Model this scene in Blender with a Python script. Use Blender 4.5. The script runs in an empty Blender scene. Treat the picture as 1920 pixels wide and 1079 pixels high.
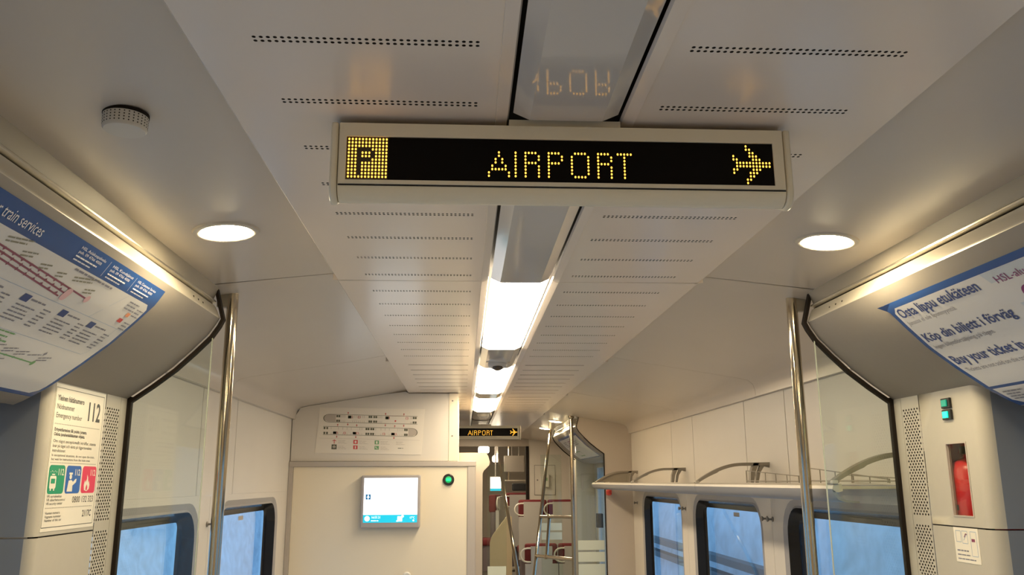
import bpy, bmesh, math, random
from mathutils import Vector, Matrix

random.seed(4)
S = bpy.context.scene
COL = S.collection

# ------------------------------------------------------------------ camera, world, exposure
cd = bpy.data.cameras.new('camera')
cd.sensor_width = 36.0
cd.lens = 1588.0 / 1920.0 * 36.0
cd.clip_start = 0.02
cam = bpy.data.objects.new('camera', cd)
COL.objects.link(cam)
cam.matrix_world = Matrix(((0.99846942, -0.00833881, -0.05467428, -0.175),
                           (-0.05515451, -0.22337577, -0.97317072, 0.0),
                           (-0.00409783, 0.97469674, -0.2234938, 1.65),
                           (0, 0, 0, 1)))
S.camera = cam

w = bpy.data.worlds.new('dusk_sky')
S.world = w
w.use_nodes = True
bgn = w.node_tree.nodes['Background']
bgn.inputs[0].default_value = (0.42, 0.68, 0.97, 1)
bgn.inputs[1].default_value = 1.9

S.view_settings.view_transform = 'Standard'
S.view_settings.look = 'None'
S.view_settings.gamma = 1.0
S.view_settings.use_curve_mapping = False
S.view_settings.exposure = 0.0

STRIP_POWER = 30.0
DOWN_POWER = 230.0

# ------------------------------------------------------------------ materials
MATS = {}
def mat(name, col, rough=0.5, metal=0.0, spec=0.5, noise=0.0, nscale=30.0, bump=0.0, coat=0.0, emit=None, estr=0.0):
    m = bpy.data.materials.new(name); m.use_nodes = True
    nt = m.node_tree; b = nt.nodes['Principled BSDF']
    b.inputs['Base Color'].default_value = (*col, 1)
    b.inputs['Roughness'].default_value = rough
    b.inputs['Metallic'].default_value = metal
    b.inputs['Specular IOR Level'].default_value = spec
    b.inputs['Coat Weight'].default_value = coat
    if emit:
        b.inputs['Emission Color'].default_value = (*emit, 1)
        b.inputs['Emission Strength'].default_value = estr
    if noise or bump:
        tc = nt.nodes.new('ShaderNodeTexCoord')
        n = nt.nodes.new('ShaderNodeTexNoise'); n.inputs['Scale'].default_value = nscale; n.inputs['Detail'].default_value = 4
        nt.links.new(tc.outputs['Object'], n.inputs['Vector'])
        if noise:
            r = nt.nodes.new('ShaderNodeMapRange')
            r.inputs['To Min'].default_value = 1 - noise; r.inputs['To Max'].default_value = 1 + noise
            nt.links.new(n.outputs['Fac'], r.inputs['Value'])
            mx = nt.nodes.new('ShaderNodeMix'); mx.data_type = 'RGBA'; mx.blend_type = 'MULTIPLY'
            mx.inputs[0].default_value = 1.0
            mx.inputs[6].default_value = (*col, 1)
            nt.links.new(r.outputs[0], mx.inputs[7])
            nt.links.new(mx.outputs[2], b.inputs['Base Color'])
        if bump:
            bp = nt.nodes.new('ShaderNodeBump'); bp.inputs['Strength'].default_value = bump; bp.inputs['Distance'].default_value = 0.002
            nt.links.new(n.outputs['Fac'], bp.inputs['Height'])
            nt.links.new(bp.outputs[0], b.inputs['Normal'])
    MATS[name] = m
    return m

def glass(name, tint=(0.95, 0.98, 0.97), ior=1.45, gl=1.0):
    m = bpy.data.materials.new(name); m.use_nodes = True
    nt = m.node_tree; nt.nodes.clear()
    o = nt.nodes.new('ShaderNodeOutputMaterial')
    t = nt.nodes.new('ShaderNodeBsdfTransparent'); t.inputs[0].default_value = (*tint, 1)
    g = nt.nodes.new('ShaderNodeBsdfGlossy'); g.inputs['Roughness'].default_value = 0.01
    g.inputs[0].default_value = (gl, gl, gl, 1)
    f = nt.nodes.new('ShaderNodeFresnel'); f.inputs[0].default_value = ior
    ge = nt.nodes.new('ShaderNodeNewGeometry'); mr = nt.nodes.new('ShaderNodeMapRange')   # same reflectance from both sides of the sheet
    mr.inputs['To Min'].default_value = ior; mr.inputs['To Max'].default_value = 1.0 / ior
    nt.links.new(ge.outputs['Backfacing'], mr.inputs['Value']); nt.links.new(mr.outputs[0], f.inputs[0])
    mx = nt.nodes.new('ShaderNodeMixShader')
    nt.links.new(f.outputs[0], mx.inputs[0]); nt.links.new(t.outputs[0], mx.inputs[1]); nt.links.new(g.outputs[0], mx.inputs[2])
    nt.links.new(mx.outputs[0], o.inputs[0])
    MATS[name] = m
    return m

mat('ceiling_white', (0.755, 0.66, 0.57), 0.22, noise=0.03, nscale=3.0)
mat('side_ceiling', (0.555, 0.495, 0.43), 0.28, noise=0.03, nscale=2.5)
mat('wall_cream', (0.66, 0.61, 0.54), 0.42, noise=0.03, nscale=4)
mat('bulkhead_tan', (0.48, 0.42, 0.355), 0.5, noise=0.04, nscale=4)
mat('cover_grey', (0.56, 0.53, 0.50), 0.08)
mat('glass_edge', (0.46, 0.50, 0.41), 0.2)
mat('header_grey', (0.265, 0.237, 0.205), 0.42, noise=0.03, nscale=60)
mat('alu_satin', (0.62, 0.58, 0.50), 0.30, metal=1.0)
mat('steel', (0.57, 0.50, 0.39), 0.10, metal=1.0)
mat('pillar_beige', (0.49, 0.455, 0.385), 0.45, noise=0.03, nscale=40)
mat('gasket_dark', (0.016, 0.011, 0.008), 0.75, spec=0.2)
mat('band_shade_taupe', (0.26, 0.23, 0.185), 0.45, metal=0.2)  # darkened in colour for the shade on the header's upper band
mat('fascia_lit_paint', (0.60, 0.55, 0.46), 0.32, metal=0.3)  # header paint lightened in colour for the downlight's bright patch on the fascia
mat('reveal_shade_blue', (0.20, 0.22, 0.26), 0.5)  # dark blue carries the reveal's shade and door daylight in its colour
mat('hole_dark', (0.035, 0.030, 0.026), 0.9)
mat('gap_dark', (0.015, 0.012, 0.011), 0.8)
mat('sign_beige', (0.77, 0.69, 0.53), 0.38, noise=0.02, nscale=50)
mat('display_black', (0.004, 0.003, 0.003), 0.4, spec=0.08)
mat('led_amber', (0.3, 0.15, 0.02), 0.5, emit=(1.0, 0.47, 0.045), estr=4.2)
mat('led_off', (0.03, 0.018, 0.006), 0.5)
mat('lamp_glow', (0.9, 0.9, 0.85), 0.4, emit=(1.0, 0.83, 0.58), estr=STRIP_POWER)
mat('down_glow', (0.9, 0.9, 0.85), 0.4, emit=(1.0, 0.82, 0.50), estr=DOWN_POWER)
mat('lamp_rim', (0.55, 0.50, 0.42), 0.35)
mat('detector_white', (0.58, 0.54, 0.48), 0.45)
mat('poster_white', (0.70, 0.69, 0.69), 0.28)
mat('poster_pale', (0.55, 0.60, 0.66), 0.28)
mat('poster_blue', (0.018, 0.075, 0.27), 0.25)
mat('ink_navy', (0.03, 0.06, 0.22), 0.4)
mat('ink_grey', (0.22, 0.22, 0.27), 0.4)
mat('ink_black', (0.03, 0.03, 0.03), 0.4)
mat('ink_white', (0.75, 0.77, 0.82), 0.4)
mat('ink_paleblue', (0.38, 0.48, 0.62), 0.4)
mat('ink_maroon', (0.24, 0.05, 0.10), 0.4)
mat('ink_purple', (0.22, 0.03, 0.16), 0.4)
mat('ink_green', (0.16, 0.36, 0.16), 0.4)
mat('ink_red', (0.62, 0.06, 0.06), 0.4)
mat('ink_olive', (0.25, 0.24, 0.18), 0.4)
mat('ink_orange', (0.75, 0.30, 0.15), 0.4)
mat('map_pink', (0.72, 0.45, 0.48), 0.4)
mat('sticker_cream', (0.86, 0.80, 0.68), 0.3)
mat('pict_green', (0.01, 0.30, 0.15), 0.35)
mat('pict_blue', (0.02, 0.12, 0.45), 0.35)
mat('pict_red', (0.75, 0.03, 0.10), 0.35)
mat('extinguisher_red', (0.75, 0.02, 0.025), 0.35)
mat('indicator_dim', (0.01, 0.25, 0.18), 0.3, emit=(0.0, 0.45, 0.28), estr=0.4)
mat('indicator_lit', (0.02, 0.5, 0.35), 0.3, emit=(0.0, 0.95, 0.60), estr=1.0)
mat('black_plastic', (0.012, 0.011, 0.010), 0.35)
mat('window_black', (0.006, 0.006, 0.008), 0.22)
mat('reveal_grey', (0.36, 0.34, 0.33), 0.4)
mat('rack_beige', (0.50, 0.45, 0.37), 0.4)
mat('rack_grey', (0.25, 0.25, 0.265), 0.45)
mat('bracket_taupe', (0.27, 0.235, 0.185), 0.42)
mat('cabinet_cream', (0.80, 0.71, 0.55), 0.38, noise=0.02, nscale=4)
mat('frame_taupe', (0.46, 0.41, 0.36), 0.4)
mat('monitor_frame', (0.40, 0.37, 0.36), 0.4)
mat('screen_white', (0.8, 0.8, 0.8), 0.3, emit=(0.93, 0.96, 1.0), estr=1.25)
mat('screen_teal', (0.02, 0.3, 0.4), 0.3, emit=(0.0, 0.52, 0.72), estr=0.95)
mat('screen_ink', (0.02, 0.1, 0.2), 0.3, emit=(0.01, 0.13, 0.28), estr=1.0)
mat('plan_paper', (0.74, 0.68, 0.59), 0.3)
mat('button_green', (0.01, 0.25, 0.06), 0.3, emit=(0.0, 0.40, 0.12), estr=0.8)
mat('button_bright', (0.02, 0.5, 0.2), 0.3, emit=(0.0, 0.85, 0.33), estr=1.0)
mat('plan_grey', (0.46, 0.40, 0.34), 0.4)
mat('plan_dark', (0.11, 0.11, 0.075), 0.4)
mat('seat_red', (0.15, 0.012, 0.016), 0.75, noise=0.15, nscale=200)
mat('seat_grey', (0.16, 0.13, 0.14), 0.8, noise=0.15, nscale=200)
mat('shell_white', (0.50, 0.48, 0.46), 0.4)
mat('handle_white', (0.72, 0.69, 0.62), 0.3)
mat('stair_beige', (0.62, 0.50, 0.32), 0.45)
mat('hook_grey', (0.20, 0.18, 0.16), 0.35)
mat('floor_grey', (0.36, 0.345, 0.32), 0.55, noise=0.2, nscale=90)
mat('snow_wall', (0.66, 0.72, 0.78), 0.85, noise=0.40, nscale=3.2, bump=0.8)
mat('snow_ground', (0.75, 0.78, 0.82), 0.85, noise=0.12, nscale=2.0)
mat('duct_dark', (0.10, 0.11, 0.12), 0.6)
mat('frosted', (0.62, 0.66, 0.56), 0.55)
mat('lens_dark', (0.06, 0.04, 0.025), 0.15)
mat('fabric_dark', (0.02, 0.02, 0.024), 0.7)
mat('red_tag', (0.75, 0.08, 0.06), 0.4)
mat('door_grey', (0.42, 0.44, 0.46), 0.35)
glass('clear_glass', (0.93, 0.965, 0.945))
glass('window_glass', (0.80, 0.90, 0.97), 1.5)

# ------------------------------------------------------------------ mesh helpers
class MB:
    def __init__(s):
        s.v = []; s.f = []; s.m = []
    def face(s, pts, mi=0):
        n = len(s.v); s.v += [tuple(p) for p in pts]; s.f.append(tuple(range(n, n + len(pts)))); s.m.append(mi)
    def mesh(s, verts, faces, mi=0):
        n = len(s.v); s.v += [tuple(p) for p in verts]
        for f in faces: s.f.append(tuple(n + i for i in f)); s.m.append(mi)
    def box(s, x0, x1, y0, y1, z0, z1, mi=0, bev=0.0):
        if bev <= 0:
            v = [(x, y, z) for x in (x0, x1) for y in (y0, y1) for z in (z0, z1)]
            s.mesh(v, [(0, 1, 3, 2), (4, 6, 7, 5), (0, 4, 5, 1), (2, 3, 7, 6), (0, 2, 6, 4), (1, 5, 7, 3)], mi)
        else:
            bm = bmesh.new()
            bmesh.ops.create_cube(bm, size=1.0)
            for v in bm.verts:
                v.co = Vector(((x0 + x1) / 2 + v.co.x * (x1 - x0), (y0 + y1) / 2 + v.co.y * (y1 - y0), (z0 + z1) / 2 + v.co.z * (z1 - z0)))
            bmesh.ops.bevel(bm, geom=bm.edges[:], offset=bev, segments=2, profile=0.5, affect='EDGES')
            bm.verts.index_update()
            s.mesh([v.co[:] for v in bm.verts], [[v.index for v in f.verts] for f in bm.faces], mi)
            bm.free()
        return s
    def prism(s, poly, axis, a0, a1, mi=0):
        """poly: 2D points; axis 'y' -> (x,z), 'x' -> (y,z), 'z' -> (x,y)"""
        def P(p, a):
            return {'y': (p[0], a, p[1]), 'x': (a, p[0], p[1]), 'z': (p[0], p[1], a)}[axis]
        n = len(poly)
        v = [P(p, a0) for p in poly] + [P(p, a1) for p in poly]
        f = [tuple(range(n)), tuple(range(2 * n - 1, n - 1, -1))]
        f += [(i, (i + 1) % n, n + (i + 1) % n, n + i) for i in range(n)]
        s.mesh(v, f, mi); return s
    def ribbon(s, line, axis, a0, a1, th, mi=0):
        """open polyline thickened by th to its left, extruded"""
        off = []
        n = len(line)
        for i in range(n):
            d = Vector((0, 0))
            if i > 0: d += (Vector(line[i]) - Vector(line[i - 1])).normalized()
            if i < n - 1: d += (Vector(line[i + 1]) - Vector(line[i])).normalized()
            d.normalize()
            k = 1.0
            if 0 < i < n - 1:
                e = (Vector(line[i + 1]) - Vector(line[i])).normalized(); k = 1 / max(0.5, d.dot(e))
            off.append((line[i][0] - d.y * th * k, line[i][1] + d.x * th * k))
        def P(p, a):
            return {'y': (p[0], a, p[1]), 'x': (a, p[0], p[1]), 'z': (p[0], p[1], a)}[axis]
        v = []
        for i in range(n):
            v += [P(line[i], a0), P(line[i], a1), P(off[i], a1), P(off[i], a0)]
        f = []
        for i in range(n - 1):
            a, b = 4 * i, 4 * i + 4
            for k in range(4):
                f.append((a + k, a + (k + 1) % 4, b + (k + 1) % 4, b + k))
        f += [(3, 2, 1, 0), tuple(4 * (n - 1) + k for k in range(4))]
        s.mesh(v, f, mi); return s
    def tube(s, pts, r, n=12, mi=0, rs=None):
        pts = [Vector(p) for p in pts]
        rings = []
        up = None
        for i, p in enumerate(pts):
            d = Vector()
            if i > 0: d += (p - pts[i - 1]).normalized()
            if i < len(pts) - 1: d += (pts[i + 1] - p).normalized()
            d.normalize()
            if up is None:
                up = Vector((0, 0, 1)) if abs(d.z) < 0.9 else Vector((1, 0, 0))
            a = d.cross(up).normalized(); b = a.cross(d).normalized(); up = b
            rr = rs[i] if rs else r
            rings.append([p + (a * math.cos(t) + b * math.sin(t)) * rr for t in [2 * math.pi * k / n for k in range(n)]])
        v = [q for rg in rings for q in rg]
        f = []
        for i in range(len(pts) - 1):
            for k in range(n):
                f.append((i * n + k, i * n + (k + 1) % n, (i + 1) * n + (k + 1) % n, (i + 1) * n + k))
        f.append(tuple(range(n - 1, -1, -1))); f.append(tuple((len(pts) - 1) * n + k for k in range(n)))
        s.mesh(v, f, mi); return s
    def lathe(s, prof, c, n=32, axis='z', mi=0):
        v = []
        for r, h in prof:
            for k in range(n):
                t = 2 * math.pi * k / n
                if axis == 'z': v.append((c[0] + r * math.cos(t), c[1] + r * math.sin(t), c[2] + h))
                elif axis == 'y': v.append((c[0] + r * math.cos(t), c[1] + h, c[2] + r * math.sin(t)))
                else: v.append((c[0] + h, c[1] + r * math.cos(t), c[2] + r * math.sin(t)))
        f = []
        for i in range(len(prof) - 1):
            for k in range(n):
                f.append((i * n + k, i * n + (k + 1) % n, (i + 1) * n + (k + 1) % n, (i + 1) * n + k))
        f.append(tuple(range(n))); f.append(tuple((len(prof) - 1) * n + k for k in range(n)))
        s.mesh(v, f, mi); return s
    def build(s, name, mats, parent=None, smooth=None, recalc=True):
        if isinstance(mats, str): mats = [mats]
        org = ORG.get(parent.name, Vector()) if parent else Vector()
        me = bpy.data.meshes.new(name)
        me.from_pydata([(x - org.x, y - org.y, z - org.z) for x, y, z in s.v], [], s.f)
        for mm in mats: me.materials.append(MATS[mm])
        for p, mi in zip(me.polygons, s.m): p.material_index = mi
        if smooth is not None:
            bm = bmesh.new(); bm.from_mesh(me)
            bmesh.ops.remove_doubles(bm, verts=bm.verts[:], dist=1e-5)
            bm.to_mesh(me); bm.free()
        if recalc:
            bm = bmesh.new(); bm.from_mesh(me)
            bmesh.ops.recalc_face_normals(bm, faces=bm.faces[:])
            bm.to_mesh(me); bm.free()
        if smooth is not None:
            for p in me.polygons: p.use_smooth = True
            me.set_sharp_from_angle(angle=math.radians(smooth))
        o = bpy.data.objects.new(name, me)
        COL.objects.link(o)
        if parent: o.parent = parent
        ORG[o.name] = org if parent else Vector()
        return o

ORG = {}
def empty(name, loc=(0, 0, 0), **k):
    o = bpy.data.objects.new(name, None); COL.objects.link(o)
    o.empty_display_size = 0.1
    o.location = loc; ORG[o.name] = Vector(loc)
    return tag(o, **k)
def tag(o, label=None, cat=None, group=None, kind=None):
    if label: o['label'] = label
    if cat: o['category'] = cat
    if group: o['group'] = group
    if kind: o['kind'] = kind
    return o
def copy_tree(o, loc=None, parent=None, label=None, rotz=None, mirror=False):
    c = o.copy(); COL.objects.link(c); c.parent = parent
    if loc is not None: c.location = loc
    if rotz is not None: c.rotation_euler = (0, 0, rotz)
    if label: c['label'] = label
    for ch in list(o.children): copy_tree(ch, None, c)
    return c

def perforated(mb, O, U, V, N, W, H, strips, depth=0.006):
    """plate W x H at O spanned by U,V; real holes sunk along N; strips (v, half, u0, n, pitch, ru, rv)"""
    O, U, V, N = Vector(O), Vector(U), Vector(V), Vector(N)
    P = lambda u, v, d=0: O + U * u + V * v + N * d
    def quad(u0, u1, v0, v1):
        if u1 - u0 > 1e-6 and v1 - v0 > 1e-6:
            mb.face([P(u0, v0), P(u1, v0), P(u1, v1), P(u0, v1)])
    vprev = 0
    for (vc, hh, u0, n, pitch, ru, rv) in strips:
        quad(0, W, vprev, vc - hh)
        us = u0 - pitch / 2
        quad(0, us, vc - hh, vc + hh)
        quad(us + n * pitch, W, vc - hh, vc + hh)
        for i in range(n):
            uc = u0 + i * pitch
            p2 = pitch / 2
            outer = [(p2, 0), (p2, hh), (0, hh), (-p2, hh), (-p2, 0), (-p2, -hh), (0, -hh), (p2, -hh)]
            if ru > 0.03:
                inner = [(ru, 0), (ru, rv), (0, rv), (-ru, rv), (-ru, 0), (-ru, -rv), (0, -rv), (ru, -rv)]
            else:
                inner = [(ru * math.cos(k * math.pi / 4), rv * math.sin(k * math.pi / 4)) for k in range(8)]
            b = len(mb.v)
            mb.v += [tuple(P(uc + a, vc + c)) for a, c in outer] + [tuple(P(uc + a, vc + c)) for a, c in inner] + [tuple(P(uc + a, vc + c, depth)) for a, c in inner]
            for k in range(8):
                k2 = (k + 1) % 8
                mb.f.append((b + k, b + k2, b + 8 + k2, b + 8 + k)); mb.m.append(0)
                mb.f.append((b + 8 + k, b + 8 + k2, b + 16 + k2, b + 16 + k)); mb.m.append(1)
            mb.f.append(tuple(b + 16 + k for k in range(8))); mb.m.append(1)
        vprev = vc + hh
    quad(0, W, vprev, H)

_TXT = {}
def text_geo(s, fat=0.0):
    key = (s, fat)
    if key in _TXT: return _TXT[key]
    c = bpy.data.curves.new('t', 'FONT'); c.body = s; c.size = 1.0; c.resolution_u = 2; c.fill_mode = 'FRONT'; c.offset = fat
    o = bpy.data.objects.new('t', c)
    me = o.to_mesh()
    vs = [v.co[:] for v in me.vertices]; fs = [tuple(p.vertices) for p in me.polygons]
    o.to_mesh_clear()
    bpy.data.objects.remove(o); bpy.data.curves.remove(c)
    wd = max((v[0] for v in vs), default=1.0)
    _TXT[key] = (vs, fs, wd)
    return _TXT[key]
def put_text(mb, s, F, u, v, size, width=None, mi=0, bold=0):
    """F(u,v) -> 3D point on the surface"""
    vs, fs, wd = text_geo(s, 0.018 if bold else 0.0)
    sx = size if width is None else width / wd
    mb.mesh([F(u + x * sx, v + y * size) for x, y, z in vs], fs, mi)
def text_part(s, F, u, v, size, width, m, parent, name='text_line', bold=0):
    mb = MB(); put_text(mb, s, F, u, v, size, width, bold=bold); return mb.build(name, m, parent)
def put_rect(mb, F, u0, u1, v0, v1, mi=0, nu=1, nv=1):
    for i in range(nu):
        for j in range(nv):
            a0 = u0 + (u1 - u0) * i / nu; a1 = u0 + (u1 - u0) * (i + 1) / nu
            b0 = v0 + (v1 - v0) * j / nv; b1 = v0 + (v1 - v0) * (j + 1) / nv
            mb.face([F(a0, b0), F(a1, b0), F(a1, b1), F(a0, b1)], mi)
def rrect(cx, cy, w_, h_, r, n=5):
    pts = []
    for (sx, sy, a) in ((1, 1, 0), (-1, 1, 90), (-1, -1, 180), (1, -1, 270)):
        for k in range(n + 1):
            t = math.radians(a + 90 * k / n)
            pts.append((cx + sx * (w_ / 2 - r) + r * math.cos(t), cy + sy * (h_ / 2 - r) + r * math.sin(t)))
    return pts
def put_poly(mb, F, pts, mi=0):
    mb.face([F(a, b) for a, b in pts], mi)
def put_disc(mb, F, u, v, r, mi=0, n=14, ry=None):
    put_poly(mb, F, [(u + r * math.cos(2 * math.pi * k / n), v + (ry or r) * math.sin(2 * math.pi * k / n)) for k in range(n)], mi)
def put_line(mb, F, pts, th, mi=0):
    for (a, b) in zip(pts, pts[1:]):
        a = Vector(a); b = Vector(b); d = (b - a).normalized(); nrm = Vector((-d.y, d.x)) * th / 2
        put_poly(mb, F, [a + nrm, a - nrm, b - nrm, b + nrm], mi)
def scribble(mb, F, u, v, n, widths, lh, size, mi=0):
    """lines of print too small to read: short word-sized bars"""
    for i in range(n):
        x = u; end = u + widths[i % len(widths)]
        while x < end:
            wl = random.uniform(1.6, 4.2) * size
            put_rect(mb, F, x, min(x + wl, end), v - i * lh, v - i * lh + size * 0.62, mi)
            x += wl + size * 0.4

# ------------------------------------------------------------------ structure: floor, ceiling
YB, YF = -4.0, 18.0
MB().box(-1.45, 1.45, YB, 18.1, -0.05, 0.0).build('floor', 'floor_grey')
tag(bpy.data.objects['floor'], 'grey speckled train floor', kind='structure')

ceiling = empty('ceiling', (0, 0, 2.28), label='white panelled train ceiling with rows of vent holes', kind='structure')
ZP = 2.278
def rows_for(y0, y1, mode):
    st = []
    n, pitch = 33, 0.0101
    for yc in mode[1]:
        v = yc - y0
        if mode[0] == 'holes':
            st.append((v - 0.0055, 0.0055, 0.0, n, pitch, 0.0031, 0.0034))
            st.append((v + 0.0055, 0.0055, 0.0, n, pitch, 0.0031, 0.0034))
        else:
            st.append((v, 0.010, 0.0, 1, 0.333, 0.164, 0.0055))
    return st
segs = [(-2.95, 0.776, ('slots', [])),
        (0.780, 2.648, ('holes', [0.93 + 0.205 * k for k in range(9)])),
        (2.652, 4.518, ('holes', [2.80 + 0.217 * k for k in range(8)])),
        (4.522, 6.326, ('slots', [4.66 + 0.217 * k for k in range(8)])),
        (6.330, 8.20, ('slots', [6.48 + 0.217 * k for k in range(8)])),
        (8.204, 12.98, ('slots', []))]
for side in (-1, 1):
    for (y0, y1, mode) in segs:
        mb = MB()
        x_in, x_out = 0.125, 0.58
        st = []
        for t in rows_for(y0, y1, mode):
            t = list(t)
            t[2] = (0.322 if t[3] == 1 else 0.322 - 16 * t[4]) - x_in
            st.append(tuple(t))
        perforated(mb, (side * x_in, y0, ZP), (side, 0, 0), (0, 1, 0), (0, 0, 1), x_out - x_in, y1 - y0, st)
        mb.face([(side * x_out, y0, ZP), (side * x_out, y1, ZP), (side * 0.597, y1, ZP + 0.024), (side * 0.597, y0, ZP + 0.024)])
        mb.face([(side * x_in, y0, ZP), (side * x_in, y1, ZP), (side * x_in, y1, ZP + 0.03), (side * x_in, y0, ZP + 0.03)])
        mb.face([(side * x_in, y0, ZP), (side * 0.597, y0, ZP + 0.001), (side * 0.597, y0, ZP + 0.024), (side * x_in, y0, ZP + 0.03)])
        mb.face([(side * x_in, y1, ZP), (side * 0.597, y1, ZP + 0.001), (side * 0.597, y1, ZP + 0.024), (side * x_in, y1, ZP + 0.03)])
        mb.build('perforated_panel' if mode[1] else 'ceiling_panel', ['ceiling_white', 'hole_dark'], ceiling, recalc=False)
        # narrow angled trim beside the light channel
        if y0 > -1:
            ln = [(side * 0.1005, ZP + 0.010), (side * 0.1035, ZP + 0.003), (side * 0.1245, ZP - 0.002)]
            t = MB().ribbon(ln if side > 0 else ln[::-1], 'y', y0, y1, 0.004)
            t.build('light_trim', 'ceiling_white', ceiling)
# dark channel above the light strip and roof over everything
MB().box(-0.13, 0.13, -2.95, 12.98, 2.33, 2.34).build('light_channel', 'gap_dark', ceiling)
MB().box(-1.45, 1.45, YB, 18.1, 2.36, 2.39).build('roof_shell', 'ceiling_white', ceiling)
# side ceilings: flat sloping in the vestibule, coved in the saloon
COVE = [(0.5925, 2.300), (0.757, 2.268), (1.043, 2.224), (1.29, 2.184), (1.335, 2.174), (1.362, 2.152), (1.372, 2.12), (1.374, 2.088), (1.402, 2.088)]
for side in (-1, 1):
    def strip(line, y0, y1, nm, m='side_ceiling'):
        pts = [(side * x, z) for x, z in line]
        if side < 0: pts = pts[::-1]
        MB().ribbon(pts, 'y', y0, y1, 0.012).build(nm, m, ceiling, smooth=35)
    strip([(0.5925, 2.3005), (0.985, 2.259)], -0.9, 2.648, 'vestibule_side_panel')
    for (y0, y1) in ((-4.0, -0.904), (2.652, 4.449), (4.453, 6.249), (6.253, 8.06)):
        if side < 0 and y0 > 6.2: continue
        if abs(y0 - 2.652) < 1e-6:
            near = [(0.5925, 2.3005), (0.757, 2.283), (0.985, 2.258), (1.20, 2.215), (1.335, 2.174), (1.362, 2.152), (1.372, 2.12), (1.374, 2.088), (1.402, 2.088)]
            mb = MB()
            for kk in range(6):
                t0, t1 = kk / 6, (kk + 1) / 6
                e = lambda t: t * t * (3 - 2 * t)
                ra = [(side * (a[0] + (b[0] - a[0]) * e(t0)), y0 + (y1 - y0) * t0, a[1] + (b[1] - a[1]) * e(t0)) for a, b in zip(near, COVE)]
                rb = [(side * (a[0] + (b[0] - a[0]) * e(t1)), y0 + (y1 - y0) * t1, a[1] + (b[1] - a[1]) * e(t1)) for a, b in zip(near, COVE)]
                for q in range(len(near) - 1): mb.face([ra[q], ra[q + 1], rb[q + 1], rb[q]])
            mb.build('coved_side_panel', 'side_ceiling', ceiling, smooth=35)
            continue
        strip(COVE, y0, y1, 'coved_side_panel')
    if side > 0:
        strip([(0.597, 2.300), (0.985, 2.252), (1.40, 2.21)], 8.064, 12.98, 'vestibule_side_panel')
    else:
        strip([(0.597, 2.300), (0.985, 2.252), (1.40, 2.21)], 6.30, 12.98, 'vestibule_side_panel')

# ------------------------------------------------------------------ walls and windows
def loop_pts(y0, y1, z0, z1, r, n=6):
    return rrect((y0 + y1) / 2, (z0 + z1) / 2, y1 - y0, z1 - z0, r, n)
def window_unit(idx, side, y0, y1, label):
    """clear black framed train window; y0..y1 is the black ring's outer edge"""
    z0, z1 = 0.62, 1.522
    root = empty('window_%d' % idx, (side * 1.40, (y0 + y1) / 2, z0), label=label, kind='structure')
    X = lambda d: side * (1.40 + d)
    def ring(a, da, b, db):
        mb = MB(); n = len(a)
        for i in range(n):
            j = (i + 1) % n
            mb.face([(X(da), *a[i]), (X(da), *a[j]), (X(db), *b[j]), (X(db), *b[i])])
        return mb
    A = loop_pts(y0 - 0.045, y1 + 0.045, z0 - 0.045, z1 + 0.038, 0.17)
    B = loop_pts(y0 - 0.012, y1 + 0.012, z0 - 0.012, z1 + 0.010, 0.14)
    C = loop_pts(y0, y1, z0, z1, 0.13)
    D = loop_pts(y0 + 0.02, y1 - 0.02, z0 + 0.02, z1 - 0.018, 0.10)
    E_ = loop_pts(y0 + 0.06, y1 - 0.06, z0 + 0.06, z1 - 0.046, 0.03)
    m = ring(A, 0.0, B, 0.012); m2 = ring(B, 0.012, C, 0.006)
    m.mesh(m2.v, m2.f); m.build('reveal', 'reveal_grey', root, smooth=40)
    m = ring(C, 0.006, D, 0.055); m2 = ring(D, 0.055, E_, 0.068)
    m.mesh(m2.v, m2.f); m.build('frame', 'window_black', root, smooth=40)
    MB().box(min(X(0.069), X(0.074)), max(X(0.069), X(0.074)), y0 + 0.03, y1 - 0.03, z0 + 0.03, z1 - 0.02).build('pane', 'window_glass', root)
    return A, root
def window_wall(mb, side, y0, y1, z0, z1, A):
    """wall plate around one window opening"""
    cy = sum(p[0] for p in A) / len(A); cz = sum(p[1] for p in A) / len(A)
    out = []
    for (a, b) in A:
        d = Vector((a - cy, b - cz))
        k = min(((y1 - cy) / d.x if d.x > 0 else (y0 - cy) / d.x) if abs(d.x) > 1e-6 else 1e9,
                ((z1 - cz) / d.y if d.y > 0 else (z0 - cz) / d.y) if abs(d.y) > 1e-6 else 1e9)
        out.append((cy + d.x * k, cz + d.y * k))
    n = len(A); x = side * 1.40
    for i in range(n):
        j = (i + 1) % n
        mb.face([(x, *out[i]), (x, *out[j]), (x, *A[j]), (x, *A[i])])
        mb.face([(x, *out[i]), (x, *out[j]), (x + side * 0.012, *out[j]), (x + side * 0.012, *out[i])])
    for (cy_, cz_) in ((y0, z0), (y0, z1), (y1, z0), (y1, z1)):   # corner fillers
        cand = [p for p in out]
        on_y = [p for p in cand if abs(p[0] - cy_) < 1e-5]; on_z = [p for p in cand if abs(p[1] - cz_) < 1e-5]
        if on_y and on_z:
            p = min(on_y, key=lambda q: abs(q[1] - cz_)); q = min(on_z, key=lambda t: abs(t[0] - cy_))
            mb.face([(x, *p), (x, cy_, cz_), (x, *q)])

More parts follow.
